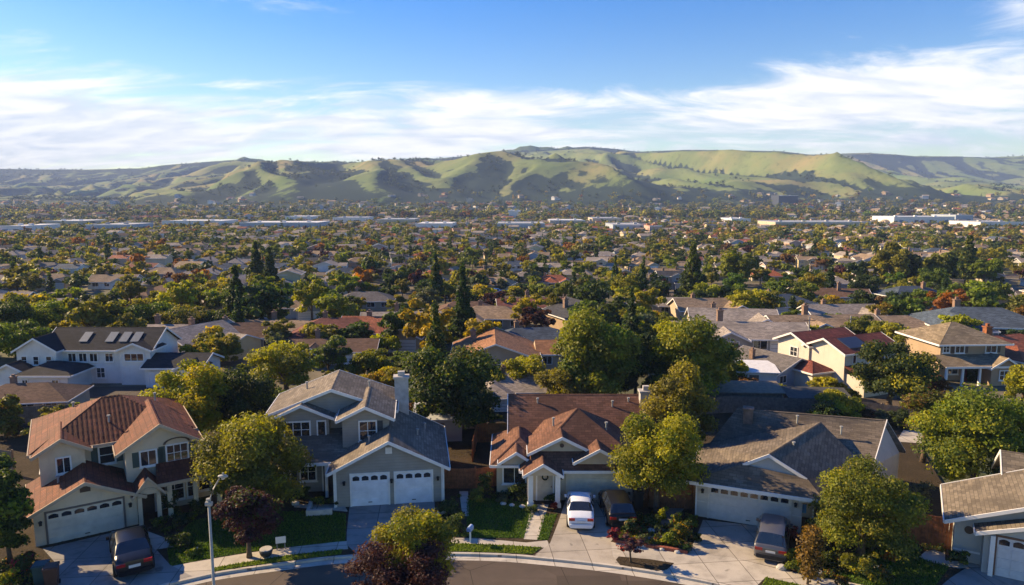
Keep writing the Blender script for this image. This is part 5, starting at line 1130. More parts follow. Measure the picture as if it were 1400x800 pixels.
# ================================================================== THE SUBURB BEHIND
ORD = ['first', 'second', 'third', 'fourth', 'fifth', 'sixth', 'seventh', 'eighth', 'ninth', 'tenth', 'eleventh', 'twelfth', 'thirteenth', 'fourteenth', 'fifteenth', 'sixteenth', 'seventeenth', 'eighteenth', 'nineteenth', 'twentieth', 'twenty-first', 'twenty-second', 'twenty-third', 'twenty-fourth', 'twenty-fifth', 'twenty-sixth', 'twenty-seventh', 'twenty-eighth', 'twenty-ninth', 'thirtieth']
def proto_house(kind):
    h = House('house', (0, 0), 0, None, None, roof='grey', wall='beige', z=0)
    if kind == 0:    # side gable with a front-gabled garage
        h.walls(-7, 7, -3.5, 4.5, -.1, 2.5, 'x', 4.3); h.gable(-7, 7, -3.5, 4.5, 2.5, 4.3, 'x', .5, .4); h.walls(1.5, 7, -7, -2, -.1, 2.5, 'y', 3.8); h.gable(1.5, 7, -7, 0, 2.5, 3.8, 'y', .5, .4, (1, 0)); W = [(-5.5, -3.5, .9, 1.8, 1.1), (-1.8, -3.5, .9, 1.4, 1.1)]; G = (2.0, -7, 0, 4.4, 2.0)
    elif kind == 1:  # hip
        h.walls(-7.5, 6, -4, 4, -.1, 2.5); h.hip(-7.5, 6, -4, 4, 2.5, 4.2, .5); h.walls(-7.5, -2, -7, 0, -.1, 2.5); h.hip(-7.5, -2, -7, 2, 2.5, 3.7, .5); W = [(0, -4, .9, 1.8, 1.1), (3.4, -4, .9, 1.4, 1.1)]; G = (-7.0, -7, 0, 4.4, 2.0)
    elif kind == 2:  # front gable
        h.walls(-5.5, 5.5, -6, 5, -.1, 2.6, 'y', 4.6); h.gable(-5.5, 5.5, -6, 5, 2.6, 4.6, 'y', .5, .5); h.walls(5.5, 9, -2, 4, -.1, 2.4, 'x', 3.6); h.gable(5.5, 9, -2, 4, 2.4, 3.6, 'x', .4, .4, (0, 1)); W = [(-4.5, -6, .9, 1.5, 1.1), (6.4, -2, .9, 1.2, 1.0)]; G = (.4, -6, 0, 4.4, 2.0)
    elif kind == 3:  # two-storey
        h.walls(-5.5, 3.5, -4, 4, -.1, 4.9, 'x', 6.3); h.gable(-5.5, 3.5, -4, 4, 4.9, 6.3, 'x', .45, .4); h.walls(-1, 3.2, -5, -1, 2.4, 4.9, 'y', 5.8); h.gable(-1, 3.2, -5, 0, 4.9, 5.8, 'y', .4, .4, (1, 0)); h.walls(0, 7, -6.5, 2, -.1, 2.5, 'x', 3.9); h.gable(0, 7, -6.5, 2, 2.5, 3.9, 'x', .4, .4); W = [(-4.5, -4, 3.2, 1.2, 1.0), (.4, -5, 3.2, 1.5, 1.1), (-4.5, -4, .9, 1.8, 1.1)]; G = (1.6, -6.5, 0, 4.4, 2.0)
    elif kind == 4:  # long, low
        h.walls(-9, 7, -3.5, 3.5, -.1, 2.4, 'x', 3.7); h.gable(-9, 7, -3.5, 3.5, 2.4, 3.7, 'x', .6, .5); h.walls(-5, -1, -5, 0, -.1, 2.4, 'y', 3.3); h.gable(-5, -1, -5, 0, 2.4, 3.3, 'y', .4, .4, (1, 0)); W = [(-4, -5, .8, 2, 1.2), (.2, -3.5, .9, 1.6, 1.0)]; G = (2.3, -3.5, 0, 4.2, 2.0)
    else:            # cross hips
        h.walls(-6.5, 6.5, -2, 5.5, -.1, 2.5); h.hip(-6.5, 6.5, -2, 5.5, 2.5, 4.4, .5); h.walls(-3.5, 1.5, -5.5, 0, -.1, 2.5); h.hip(-3.5, 1.5, -5.5, 1.5, 2.5, 3.8, .4); h.walls(2.5, 6.5, -4.5, 0, -.1, 2.5, 'y', 3.5); h.gable(2.5, 6.5, -4.5, 0, 2.5, 3.5, 'y', .4, .4, (1, 0)); W = [(-2, -5.5, .8, 2.0, 1.2), (-5.8, -2, .9, 1.3, 1.0)]; G = (2.9, -4.5, 0, 3.3, 2.0)
    h.done()
    for x, y, z, w_, hh in W:
        T = h.frame_T(x, y, z, 0); f = MB(); b = .1; f.box(-b, -.06, -b, w_+b, -.004, -.001, T); f.box(-b, -.06, hh+.001, w_+b, -.004, hh+b, T); f.box(-b, -.06, 0, 0, -.004, hh, T); f.box(w_, -.06, 0, w_+b, -.004, hh, T); f.box(w_/2-.03, -.05, 0.002, w_/2+.03, -.004, hh-.002, T)
        f.face([T((0, -.012, 0)), T((w_, -.012, 0)), T((w_, -.012, hh)), T((0, -.012, hh))], mi=1); f.build('window', [white, glass], h.root)
    x, y, z, w_, hh = G; T = h.frame_T(x, y, z, 0); f = MB(); f.box(0, -.05, 0, w_, -.004, hh, T); f.box(-.12, -.07, 0, -.001, -.004, hh+.12, T); f.box(w_+.001, -.07, 0, w_+.12, -.004, hh+.12, T)
    for j in range(1, 4): f.box(.02, -.06, j*hh/4-.02, w_-.02, -.051, j*hh/4+.02, T, 1)
    f.build('garage_door', [white, greywood], h.root)
    h.chimney(-3, 1.0, .7, .7, 2.5, 4.9 if kind != 3 else 6.9, mat_plain('chimney brown brick', (.22, .14, .10), .9, var=.3, bump=.3))
    for o in [h.root]+list(h.root.children): COL.objects.unlink(o)
    return h.root
PROTO = [proto_house(k) for k in range(6)]
HOUSES = []
def place_house(kind, x, y, rot, s, roof, wall, label, group, z=0.0, flip=False):
    src = PROTO[kind]; r = src.copy(); COL.objects.link(r); r.location = (x, y, z); r.rotation_euler = (0, 0, R(rot)); r.scale = (-s if flip else s, s, s); tag(r, label, 'house', group)
    for ch in src.children:
        c = ch.copy(); COL.objects.link(c); c.parent = r
        if c.name.startswith('roof'): c.material_slots[0].link = 'OBJECT'; c.material_slots[0].material = roof if not isinstance(roof, str) else roofm(roof)
        if c.name.startswith('wall'): c.material_slots[0].link = 'OBJECT'; c.material_slots[0].material = wallm(wall)
    HOUSES.append((x, y, 7.5*s, label)); return r
for h_, rr in ((HA, 8), (HB, 8), (HC, 8)): HOUSES.append((h_.root.location.x+3, h_.root.location.y+4, rr, ''))
HOUSES += [(16, 44, 10, ''), (30, 40, 10, ''), (at(110, 528).x, at(110, 528).y+3, 11, ''), (at(1160, 530).x, 71, 8, ''), (at(1325, 520).x, 74, 8, '')]
tanr = roofm('tan'); orangeb = mat_shingle('roof orange brown', (.30, .145, .075))
MH = [ # px, py(base), kind, rot, scale, roof, wall, label
 (676, 512, 2, 2, .82, orangeb, 'beige', 'front-gabled house with orange-brown roof left of the wide olive tree'),
 (735, 492, 1, 8, .8, 'slate-blue', 'grey', 'grey house with slate-blue hipped roof right of the orange-brown roof'),
 (800, 452, 2, 24, .95, 'charcoal', 'tan', 'tan-fronted house with charcoal roof above the wide olive tree'),
 (676, 452, 1, -4, .85, 'tan', 'beige', 'tan-roofed house behind the orange-brown roof'),
 (742, 436, 4, 5, .95, 'red-brown', 'beige', 'long red-brown roofed house behind the slate-blue hipped roof'),
 (322, 482, 1, 14, .8, 'brown', 'grey', 'dark brown hip-roofed house just right of the golden tree'),
 (258, 490, 2, -28, .8, 'pale grey', 'pale yellow', 'pale yellow house whose gable wall catches the sun, right of the white house'),
 (222, 480, 4, 0, .8, 'pale grey', 'beige', 'long pale grey roof joining the white house to the sunlit gable'),
 (385, 472, 4, -6, .8, 'tan', 'cream', 'long tan-roofed house left of the dark red roof'), (462, 476, 1, 6, .85, 'red-brown', 'beige', 'dark red hipped roof house behind the grey house'),
 (522, 476, 0, -5, .85, 'terracotta', 'beige', 'terracotta-roofed house left of the slender conifer top'), (560, 458, 4, 4, .85, 'pale grey', 'pale blue', 'pale grey long roof beyond the terracotta-roofed house'), (450, 500, 4, 3, .7, 'brown', 'grey', 'low brown house half hidden behind hedge trees'),
 (1145, 470, 4, 4, .95, 'tan', 'beige', 'long tan roof directly behind the red-roofed house'), (1160, 450, 0, 4, .85, 'pale grey', 'white', 'pale grey roof with white front gable behind the long tan roof'),
 (1032, 488, 4, -4, 1.0, 'pale grey', 'grey', 'wide flat pale grey roof right of the big yellow-green crown'), (1062, 524, 2, 30, .62, 'grey', 'pale blue', 'small grey gabled house below the red-roofed house'), (1010, 462, 0, -8, .9, 'pale grey', 'beige', 'pale roof with cross gable beyond the wide flat roof'), (1000, 512, 1, 5, .65, 'brown', 'grey', 'low brown hipped roof beside the big crown'),
 (1372, 472, 1, -10, 1.1, 'slate-blue', 'grey', 'big slate-blue roof behind the hipped house'), (1310, 460, 2, -50, .7, 'tan', 'pale yellow', 'small pale yellow house with sunlit gable behind the hipped house'), (1405, 505, 1, 20, .8, 'terracotta', 'pale blue', 'terracotta hip roof cut by the right edge'), (1240, 468, 1, 0, .8, 'tan', 'beige', 'tan hipped roof between grey-olive trees'),
 (975, 440, 0, 5, .9, 'tan', 'beige', 'tan roof right above the big yellow-green crown'), (905, 432, 4, -5, .9, 'pale grey', 'grey', 'long grey roof beyond the two large crowns'), (1078, 430, 1, 12, .9, 'slate-blue', 'white', 'white house with slate-blue roof left of the street pole'),
 (98, 440, 0, 6, .9, 'pale grey', 'beige', 'pale-roofed house behind the broad olive tree'), (172, 428, 1, 0, .8, 'brown', 'cream', 'brown hipped roof left of the tallest left conifer'), (228, 416, 1, -10, .95, 'brown', 'white', 'brown hip roof with white front near the thin pole'), (300, 425, 2, 20, .8, 'pale grey', 'white', 'white gabled house left of the solitary conifer'),
 (395, 436, 0, 8, .9, 'tan', 'pale blue', 'tan-roofed pale blue house right of the solitary conifer'), (430, 412, 2, -22, .8, 'charcoal', 'white', 'white gabled house with charcoal roof'), (500, 425, 1, 5, .9, 'grey', 'beige', 'grey hip roof among trees left of the tall conifer'), (22, 572, 1, 10, .6, 'brown', 'beige', 'low brown hip roof behind the terracotta roof at left'),
 (715, 556, 1, 4, .6, 'pale grey', 'white', 'small pale roof poking up behind the brown main roof'), (640, 440, 1, 0, .8, 'brown', 'beige', 'brown roof left behind the tall dark conifer'), (1340, 500, 4, 0, .01, 'tan', 'tan', None)]
for px, py, k, rot, s, rf, wl, lb in MH:
    if lb is None: continue
    p = at(px, py); s *= 1.0-.22*min(1, max(0, (p.y-78)/40)); place_house(k, p.x, p.y+4*s, rot, s, rf, wl, lb, None)
# white flat-roofed shed and low sheds behind the weathered roof
def shed(label, px, py, w_, d, hgt, rot, wm_, rm_):
    p = at(px, py, 0); e = empty('shed', p, R(rot), label, 'shed'); b = MB(); b.box(-w_/2, 0, 0, w_/2, d, hgt-.15); b.build('wall', wm_, e)
    b = MB(); b.prism([(-w_/2-.25, -.25, hgt-.15), (w_/2+.25, -.25, hgt-.15), (w_/2+.25, d+.25, hgt+.25), (-w_/2-.25, d+.25, hgt+.25)], (0, 0, .1)); b.build('roof', rm_, e)
    b = MB(); b.box(-.45, -.05, 0, .45, -.004, hgt-.4); b.build('door', greywood, e); HOUSES.append((p.x, p.y+d/2, 3.5, label))
shed('shed with broad white flat roof behind the weathered roof house', 1030, 533, 4.4, 3.2, 1.9, -8, wallm('white'), mat_plain('white roof membrane', (.62, .62, .62), .8))
shed('low tan-roofed garden shelter right of the big yellow-green crown', 1010, 560, 7.5, 2.2, 1.7, -3, greywood, mat_plain('tan felt roof', (.20, .16, .12), .9, var=.2)); shed('narrow dark shed in the yard behind the weathered roof', 1120, 566, 5, 2, 1.5, -6, greywood, mat_plain('dark felt roof', (.07, .07, .065), .9, var=.2))
shed('pale carport in the yard between grey and brown-roofed houses', 600, 606, 3.6, 3, 2.0, 4, wallm('grey'), mat_plain('pale metal roof', (.45, .46, .48), .5))
sheet('side_street', [at(-40, 548), at(250, 540), at(420, 536), at(420, 530), at(200, 528), at(-40, 532)], 0.012, asphalt)
sheet('side_street', [at(1180, 556), at(1450, 575), at(1500, 556), at(1300, 542), at(1180, 545)], 0.012, asphalt)
sheet('side_street', [at(1060, 560), at(1190, 556), at(1190, 545), at(1060, 548)], 0.010, asphalt)
sheet('back_lawn', [at(680, 600), at(750, 560), at(680, 545), at(640, 560)], 0.010, verge)
sheet('patio', [at(1225, 606), at(1310, 612), at(1320, 596), at(1235, 590)], 0.135, concrete)
sheet('patio', [at(905, 590), at(960, 592), at(958, 560), at(905, 560)], 0.135, concrete)

ROOFN = ['grey', 'pale grey', 'tan', 'pale grey', 'pale grey', 'pale grey', 'charcoal', 'terracotta', 'red-brown', 'slate-blue', 'brown', 'tan', 'tan', 'pale grey', 'tan']; WALLN = ['cream', 'beige', 'white', 'grey', 'tan', 'pale blue', 'white', 'pale yellow', 'pink', 'cream']
KIND = ['side-gabled', 'hip-roofed', 'front-gabled', 'two-storey', 'long low', 'cross-hipped']
rg = random.Random(21); ROWS = []; y = 96.0; k = 0
def SF(y): return 1.0-0.36*min(1, max(0, (y-85)/75))
far_houses = []
while y < 640:
    fs = SF(y); tilt = math.sin(k*1.7)*.05+.02; xs = -0.80*y-12; row = []
    while xs < 0.80*y+12:
        w_ = rg.uniform(15.5, 20)*fs; x = xs+w_/2; yy = y+x*tilt+rg.uniform(-2.5, 2.5); xs += w_+(9 if rg.random() < .08 else 0)
        if yy < 84 or abs(x) > .76*yy+8: continue
        if any((x-a)**2+(yy-b)**2 < (c+6.5*fs)**2 for a, b, c, _ in HOUSES if b < 175): continue
        if any((x-a)**2+(yy-b)**2 < (c+5)**2 for a, b, c in HERO if c > 1.5): continue
        row.append((x, yy))
    ROWS.append(row); k += 1
    y += ((26 if k % 2 else 33)+rg.uniform(-1.5, 1.5))*fs
cnt = 0; HL = []
rowname = lambda k: ORD[k]
for ki, row in enumerate(ROWS):
    for i, (x, yy) in enumerate(row):
        kd = rg.choice([0, 1, 2, 0, 1, 4, 5, 5, 3]); rf = rg.choice(ROOFN); wl = rg.choice(WALLN); rot = (0 if ki % 2 == 0 else 180)+rg.uniform(-14, 14)+rg.choice([0, 0, 0, 90, -90]); s = rg.uniform(.82, 1.0)*SF(yy); fl = rg.random() < .5
        if cnt < 255:
            place_house(kd, x, yy, rot, s, rf, wl, f'{wl} {KIND[kd]} house, {rf} roof, {ORD[min(i, 29)]} from left in {rowname(ki)} valley row', 'houses in the valley rows'); HL.append((x, yy, i, ki)); cnt += 1
        else: far_houses.append((x, yy, kd, rot, s, rf, wl, fl))
# long streets between the pairs of rows (with a few parked cars)
STREETS = []
for ki in range(1, len(ROWS)-1, 2):
    if len(ROWS[ki]) < 3 or len(ROWS[ki+1]) < 3: continue
    ya = sum(p[1] for p in ROWS[ki])/len(ROWS[ki]); yb = sum(p[1] for p in ROWS[ki+1])/len(ROWS[ki+1]); ym = (ya+yb)/2; t1 = math.sin(ki*1.7)*.05+.02
    if ym < 100: continue
    xw = .85*ym+20; sheet('valley_street', [(-xw, ym-3.2-xw*t1), (xw, ym-3.2+xw*t1), (xw, ym+3.2+xw*t1), (-xw, ym+3.2-xw*t1)], 0.015, asphalt); STREETS.append((ym, t1, xw))
src_cars = proto_cars; nc = 0; SC = []
for ym, t1, xw in STREETS[:5]:
    for j in range(9):
        x = rg.uniform(-.7, .7)*ym; s_ = rg.choice([-1, 1]); src = rg.choice(src_cars); r = src.copy(); COL.objects.link(r); r.scale = (.8, .8, .8); r.location = (x, ym+x*t1+s_*2.4, .03); r.rotation_euler = (0, 0, math.atan(t1)+(0 if s_ < 0 else math.pi)); nc += 1
        cn = {slv: 'silver', blk: 'black', wht: 'white'}[next(c for c in src.children if c.name.startswith('body')).data.materials[0]]
        sd_ = 'near' if s_ < 0 else 'far'
        SC.append((r, cn))
        for ch in src.children:
            c = ch.copy(); COL.objects.link(c); c.parent = r
            for g in ch.children: d = g.copy(); COL.objects.link(d); d.parent = c

# ---- trees of the suburb: the nearest nearest are things, the rest one mass
PAL = [('green', 20), ('deep green', 14), ('olive', 24), ('yellow-green', 26), ('golden', 6), ('rust-orange', 2), ('grey-green', 5), ('brown', 3), ('plum-purple', 2), ('bright green', 2)]
PALL = [c for c, n in PAL for _ in range(n)]
TP = []
for q in range(9):
    r_ = np.random.default_rng(100+q); hh = (3.6, 4.4, 5.2, 4.0, 4.8, 3.2, 5.6, 4.2, 3.8)[q]; B = blobs_round(3.0 if q % 3 else 2.4, hh, 1.2, r_, (8, 13, 17)[q % 3], (.9, .72, .8)[q % 3]); V, Q, T, ti, mi = crown_arrays(B, 1500, .42, r_, True, two=.18 if q % 2 else 0)
    TP.append((raw_mesh('crown', V, Q, T, ti, [leafm('green')]*2, mi), trunk_mesh('trunk', 2.6, .2, 4.6, 2.0, r_), 1.5+hh, 3.0))
CP = []
for q in range(3):
    r_ = np.random.default_rng(200+q); B = blobs_cone(2.2, 11, 1.0, r_) if q < 2 else blobs_column(1.3, 9, .8, r_); V, Q, T, ti, mi = crown_arrays(B, 1500, .42, r_, True)
    CP.append((raw_mesh('crown', V, Q, T, ti, [leafm('deep green')]*2, mi), trunk_mesh('trunk', 4, .2, 9, .8, r_, 2)))
USED = set(); HA_ = np.array([[h[0], h[1]] for h in HL])
def where(x, y, what):
    d = (HA_[:, 0]-x)**2+(HA_[:, 1]-y)**2
    for j in np.argsort(d)[:8]:
        hx, hy, hi, hk = HL[int(j)]; dx, dy = x-hx, y-hy
        lr = 'left of' if dx < 0 else 'right of'; fb = 'behind' if dy > 0 else 'in front of'
        for side in ((lr, fb) if abs(dx) > abs(dy) else (fb, lr)):
            t = f'{what} {side} the {ORD[min(hi, 29)]} house from left in {ORD[hk]} valley row'
            if t not in USED: USED.add(t); return t
    return t
cand = []
ymax = 700
trg = np.random.default_rng(5); grid = {}
def okpos(x, y, r):
    g = (int(x//8), int(y//8))
    for a in (-1, 0, 1):
        for b in (-1, 0, 1):
            for (X, Y, rr) in grid.get((g[0]+a, g[1]+b), ()):
                if (X-x)**2+(Y-y)**2 < (r+rr)**2*.50: return False
    return True
allh = [(a, b, c) for a, b, c, _ in HOUSES]+[(f[0], f[1], 7.5*f[4]) for f in far_houses]; hg = {}
for a, b, c in allh: hg.setdefault((int(a//16), int(b//16)), []).append((a, b, c))
def freeh(x, y, r, f=.62):
    g = (int(x//16), int(y//16))
    for a in (-1, 0, 1):
        for b in (-1, 0, 1):
            for (X, Y, c) in hg.get((g[0]+a, g[1]+b), ()):
                if (X-x)**2+(Y-y)**2 < (c*f+r*.55)**2: return False
    return True
for _ in range(56000):
    u = trg.random(); y = math.sqrt(72**2+u*(ymax**2-72**2)); x = (trg.random()*2-1)*(.78*y+6); r = SF(y)**.8*trg.choice([1.6, 2.2, 2.6, 3.0, 3.4, 4.2], p=[.24, .27, .22, .15, .08, .04])
    # patches with more and fewer trees
    dn = float(n1(np.array([x/60+9]), np.array([y/60+3]))[0])
    if trg.random() > .15+.55*dn: continue
    if y > 470 and trg.random() < .30+.35*min(1, (y-470)/120): continue
    if not freeh(x, y, r) or not okpos(x, y, r): continue
    if y < 96 and any((x-a)**2+(y-b)**2 < (c*.8+r)**2 for a, b, c in HERO): continue
    if y < 84 and (abs(x/y) < .80) and (y < 76): continue
    if any(abs(y-ym-x*t1) < 3.2 for ym, t1, xw in STREETS): continue
    grid.setdefault((int(x//8), int(y//8)), []).append((x, y, r)); cand.append((x, y, r))
for r_c, cn in SC: tag(r_c, where(r_c.location.x, r_c.location.y, f'{cn} car parked'), 'car', 'cars parked along the valley streets')
cand.sort(key=lambda c: c[1])
NI = 225
SZ = lambda r: 'small' if r < 2 else 'large' if r > 3.3 else 'medium-sized'
far_trees = []
for i, (x, y, r) in enumerate(cand):
    con = trg.random() < .07; col = PALL[trg.integers(len(PALL))]
    if i < NI:
        sz_ = SZ(r)
        s = r/3.0; s_h = s*float(trg.uniform(.85, 1.15)) if r < 3.3 else s*.95
        if con:
            me, tr = CP[int(trg.integers(3))]; s = float(trg.uniform(.5, .95)); s *= SF(y); add_tree('conifer_tree', where(x, y, 'dark narrow conifer'), 'tree', (x, y, 0), [('crown', me, [leafm('deep green')]*2), ('trunk', tr, None)], float(trg.random()*6.28), (s, s, s), 'trees among the valley houses')
        else:
            me, tr, _, _ = TP[int(trg.integers(9))]; c2 = 'golden' if col in ('yellow-green', 'olive') else col
            add_tree('tree', where(x, y, f'{SZ(r)} {col} tree'), 'tree', (x, y, 0), [('crown', me, [leafm(col), leafm(c2)]), ('trunk', tr, None)], float(trg.random()*6.28), (s, s, s_h), 'trees among the valley houses')
    else: far_trees.append((x, y, 0.0, r, con, col))

def mass_material(name, trans):
    m, t = newmat(name); a = N(t, 'ShaderNodeAttribute', attribute_name='col'); leafshade(t, a.outputs['Color'], trans); return m
LM = [((px, py), n_) for px, py, n_ in ((125, 650, 'terracotta house'), (268, 610, 'orange-tinged tree'), (338, 600, 'dark rounded tree'), (470, 600, 'grey two-storey house'), (616, 600, 'tall dark broadleaf tree'), (600, 606, 'pale carport'), (650, 605, 'orange fence'), (780, 590, 'brown-roofed house'), (925, 640, 'taller olive tree'), (1000, 566, 'weathered board fence'), (1100, 600, 'weathered roof house'), (1030, 533, 'white flat-roofed shed'), (1142, 575, 'bright bushy tree'), (1215, 556, 'large green hedge tree'), (1332, 640, 'broad sprawling tree'), (1262, 610, 'sparse brownish tree'), (1152, 536, 'red-roofed house'), (110, 528, 'long white house'), (22, 572, 'low brown hip roof'), (1325, 520, 'hipped house'), (1395, 560, 'tree at the right edge'))]
def bush_where(x, y, what):
    c = sorted(((at(*p).x-x)**2+(at(*p).y-y)**2, at(*p).x, at(*p).y, n_) for p, n_ in LM)
    for d, a, b, n_ in c[:9]:
        for rel in ((('just ' if d < 36 else '')+('left of' if x < a else 'right of')), ('behind' if y > b else 'in front of')):
            t = f'{what} {rel} the {n_}'
            if t not in USED: USED.add(t); return t
    return t
BY = 0; brg = random.Random(8)
for _ in range(400):
    x = brg.uniform(-46, 46); y = brg.uniform(50, 76)
    if BY >= 55: break
    if abs(x)/y > .76 or any((x-a)**2+(y-b)**2 < (c*.85)**2 for a, b, c, _ in HOUSES) or any((x-a)**2+(y-b)**2 < (c*.8)**2 for a, b, c in HERO): continue
    if -44 < x < 1 and 62 < y < 66: continue
    BY += 1; col = brg.choice(['green', 'olive', 'deep green', 'yellow-green', 'grey-green', 'brown']); s_ = brg.uniform(.22, .55)
    me, tr, _, _ = TP[brg.randrange(9)]; s = s_; add_tree('shrub', bush_where(x, y, f'{SZ(s_*4)} {col} bush'), 'bush', (x, y, 0), [('crown', me, [leafm(col)]*2), ('trunk', tr, None)], brg.random()*6.28, (s, s, s*brg.uniform(.6, 1)), 'bushes of the back yards')
mass_leaf = mass_material('mixed foliage', .3)
def mass(name, items, n, label, cat):
    """one object of many far trees: leaf clumps, core and a short trunk each"""
    temps = []
    for q in range(6):
        r_ = np.random.default_rng(300+q); B = blobs_round(1.0, 1.35, .35, r_, 6) if q < 5 else blobs_cone(.62, 3.0, .2, r_, 7); V, Q, T, ti, mi = crown_arrays(B, n, .34, r_, True); temps.append((V, Q, T, ti))
    TRV = np.array([(.06, 0, 0), (-.03, .05, 0), (-.03, -.05, 0), (.04, 0, .8), (-.02, .04, .8), (-.02, -.04, .8)]); TRQ = np.array([(0, 1, 4, 3), (1, 2, 5, 4), (2, 0, 3, 5)])
    Vs, Qs, Ts, Cq, Ct = [], [], [], [], []; off = 0; r_ = np.random.default_rng(9)
    for (x, y, z, r, con, col) in items:
        V, Q, T, ti = temps[5 if con else int(r_.integers(5))]; a = r_.random()*6.283; c, s = math.cos(a), math.sin(a); sz = r*r_.uniform(.85, 1.15)*(1 if not con else .9)
        M = np.array([[c, -s, 0], [s, c, 0], [0, 0, 1]]); W = np.concatenate([V, TRV])@M.T*np.array([r, r, sz])+np.array([x, y, z]); base = np.array(LEAF['deep green' if con else col])*r_.uniform(.8, 1.2)
        g = (0.55+0.9*ti)[:, None]; colr = base[None, :]*np.concatenate([g*1.05, g, g*.9], 1)
        nq = len(Q); Qs.append(np.concatenate([Q, TRQ+len(V)])+off); Ts.append(T+off); Cq.append(np.concatenate([colr[:nq], np.tile([[.1, .075, .05]], (3, 1))])); Ct.append(colr[nq:]); Vs.append(W); off += len(W)
    V = np.concatenate(Vs); Q = np.concatenate(Qs); T = np.concatenate(Ts); col = np.clip(np.concatenate(Cq+Ct), 0, 1)
    me = raw_mesh(name, V, Q, T, np.full(len(Q)+len(T), .5), [mass_leaf], None, col); o = bpy.data.objects.new(name, me); COL.objects.link(o); o['kind'] = 'stuff'; tag(o, label, cat); return o
n150 = [t for t in far_trees if t[1] < 300]; nfar = [t for t in far_trees if t[1] >= 300]
mass('suburban_woodland', n150, 150, 'mixed green and autumn trees between the middle rows of houses', 'trees')
mass('distant_woodland', nfar, 55, 'mass of small hazy trees across the far valley suburb', 'trees')

# far houses as one mass
def house_mass(name, items, label):
    V = []; F = []; MI = []; mats = []; midx = {}
    def mi(m):
        if m.name not in midx: midx[m.name] = len(mats); mats.append(m)
        return midx[m.name]
    b = MB()
    for it in items:
        x, y, kd, rot, s, rf, wl, fl = it[:8]; z = it[8] if len(it) > 8 else 0; c, d = math.cos(R(rot)), math.sin(R(rot)); T = lambda p: Vector((x+(p[0]*c-p[1]*d)*s, y+(p[0]*d+p[1]*c)*s, z+p[2]*s)); wi, ri = mi(wallm(wl)), mi(roofm(rf))
        for (x0, x1, y0, y1, ze, zr) in (((-6.5, 6.5, -4, 4, 2.5, 4.2), (1, 6, -6.8, 0, 2.5, 3.7)) if kd != 3 else ((-5, 4, -4, 4, 4.9, 6.3), (0, 7, -6.5, 0, 2.5, 3.8))):
            b.box(x0, y0, -.5, x1, y1, ze-.05, T, wi); o = .5; k = (zr-ze)/((y1-y0)/2); zo = ze-k*o
            if x1-x0 > y1-y0:
                ym = (y0+y1)/2; ins = (y1-y0)/2 if kd in (1, 5) else 0
                A = [(x0-o, y0-o, zo), (x1+o, y0-o, zo), (x1+o-ins, ym, zr), (x0-o+ins, ym, zr)]; B_ = [(x1+o, y1+o, zo), (x0-o, y1+o, zo), A[3], A[2]]
                b.face([T(p) for p in A], mi=ri); b.face([T(p) for p in B_], mi=ri); e1 = ri if ins else wi; b.face([T(A[1]), T(B_[0]), T(A[2])], mi=e1); b.face([T(B_[1]), T(A[0]), T(A[3])], mi=e1)
            else:
                xm = (x0+x1)/2; b.face([T((x0-o, y0-o, zo)), T((xm, y0-o, zr)), T((xm, y1, zr)), T((x0-o, y1, zo))], mi=ri); b.face([T((xm, y0-o, zr)), T((x1+o, y0-o, zo)), T((x1+o, y1, zo)), T((xm, y1, zr))], mi=ri); b.face([T((x0-o, y0-o, zo)), T((x1+o, y0-o, zo)), T((xm, y0-o, zr))], mi=wi)
    o = b.build(name, mats, None, False, False); uv = None; o['kind'] = 'stuff'; tag(o, label, 'houses')
    # uv from position so the shingles keep their size
    me = o.data; co = np.zeros(len(me.vertices)*3); me.vertices.foreach_get('co', co); co = co.reshape(-1, 3); li = np.zeros(len(me.loops), np.int32); me.loops.foreach_get('vertex_index', li); me.uv_layers[0].data.foreach_set('uv', co[li][:, :2].ravel()); return o
if far_houses: house_mass('distant_houses', far_houses, 'small far houses half hidden by trees in the valley')

# ---- warehouses of the valley's far edge
def hz(x, y): return float(terrain(np.array([x]), np.array([y]))[0])
def warehouse(px0, px1, py, hpx, wall, roof, label, depth=34, rot=0, base=None):
    p = at((px0+px1)/2, py, 0); s = p.y/FPX; w_ = (px1-px0)*s; hgt = max(4.5, hpx*s*1.45); e = empty('warehouse', (p.x, p.y, hz(p.x, p.y)), R(rot), label, 'warehouse', 'warehouses at the far edge of the valley')
    wm_ = wallm(wall) if isinstance(wall, str) else wall; b = MB(); b.box(-w_/2, 0, -.3, w_/2, depth, hgt-.02); b.build('wall', wm_, e)
    b = MB(); b.box(-w_/2+.3, .3, hgt-.019, w_/2-.3, depth-.3, hgt+.12); n = max(2, int(w_/14))
    for i in range(n): x = -w_/2+w_*(i+.5)/n; b.box(x-1, depth*.35, hgt+.121, x+1, depth*.35+2, hgt+1.1)
    b.build('roof', roof, e); b = MB(); b.box(-w_/2-.1, -.12, hgt-.25, w_/2+.1, -.004, hgt+.35); b.box(-w_/2-.1, depth+.004, hgt-.25, w_/2+.1, depth+.12, hgt+.35); b.build('parapet', white, e)
    for i in range(max(2, int(w_/10))):
        x = -w_/2+w_*(i+.5)/max(2, int(w_/10)); d = MB(); d.box(x-1.6, -.1, 0, x+1.6, -.004, min(hgt*.6, 3.6)); d.build('loading_door', greywood if i % 3 else mat_plain('blue roller door', (.12, .2, .32), .5), e)
    HOUSES.append((p.x, p.y+8, 12, label))
wr = mat_plain('white roof membrane', (.62, .62, .62), .8); gr = mat_plain('grey roof membrane', (.36, .36, .37), .8)
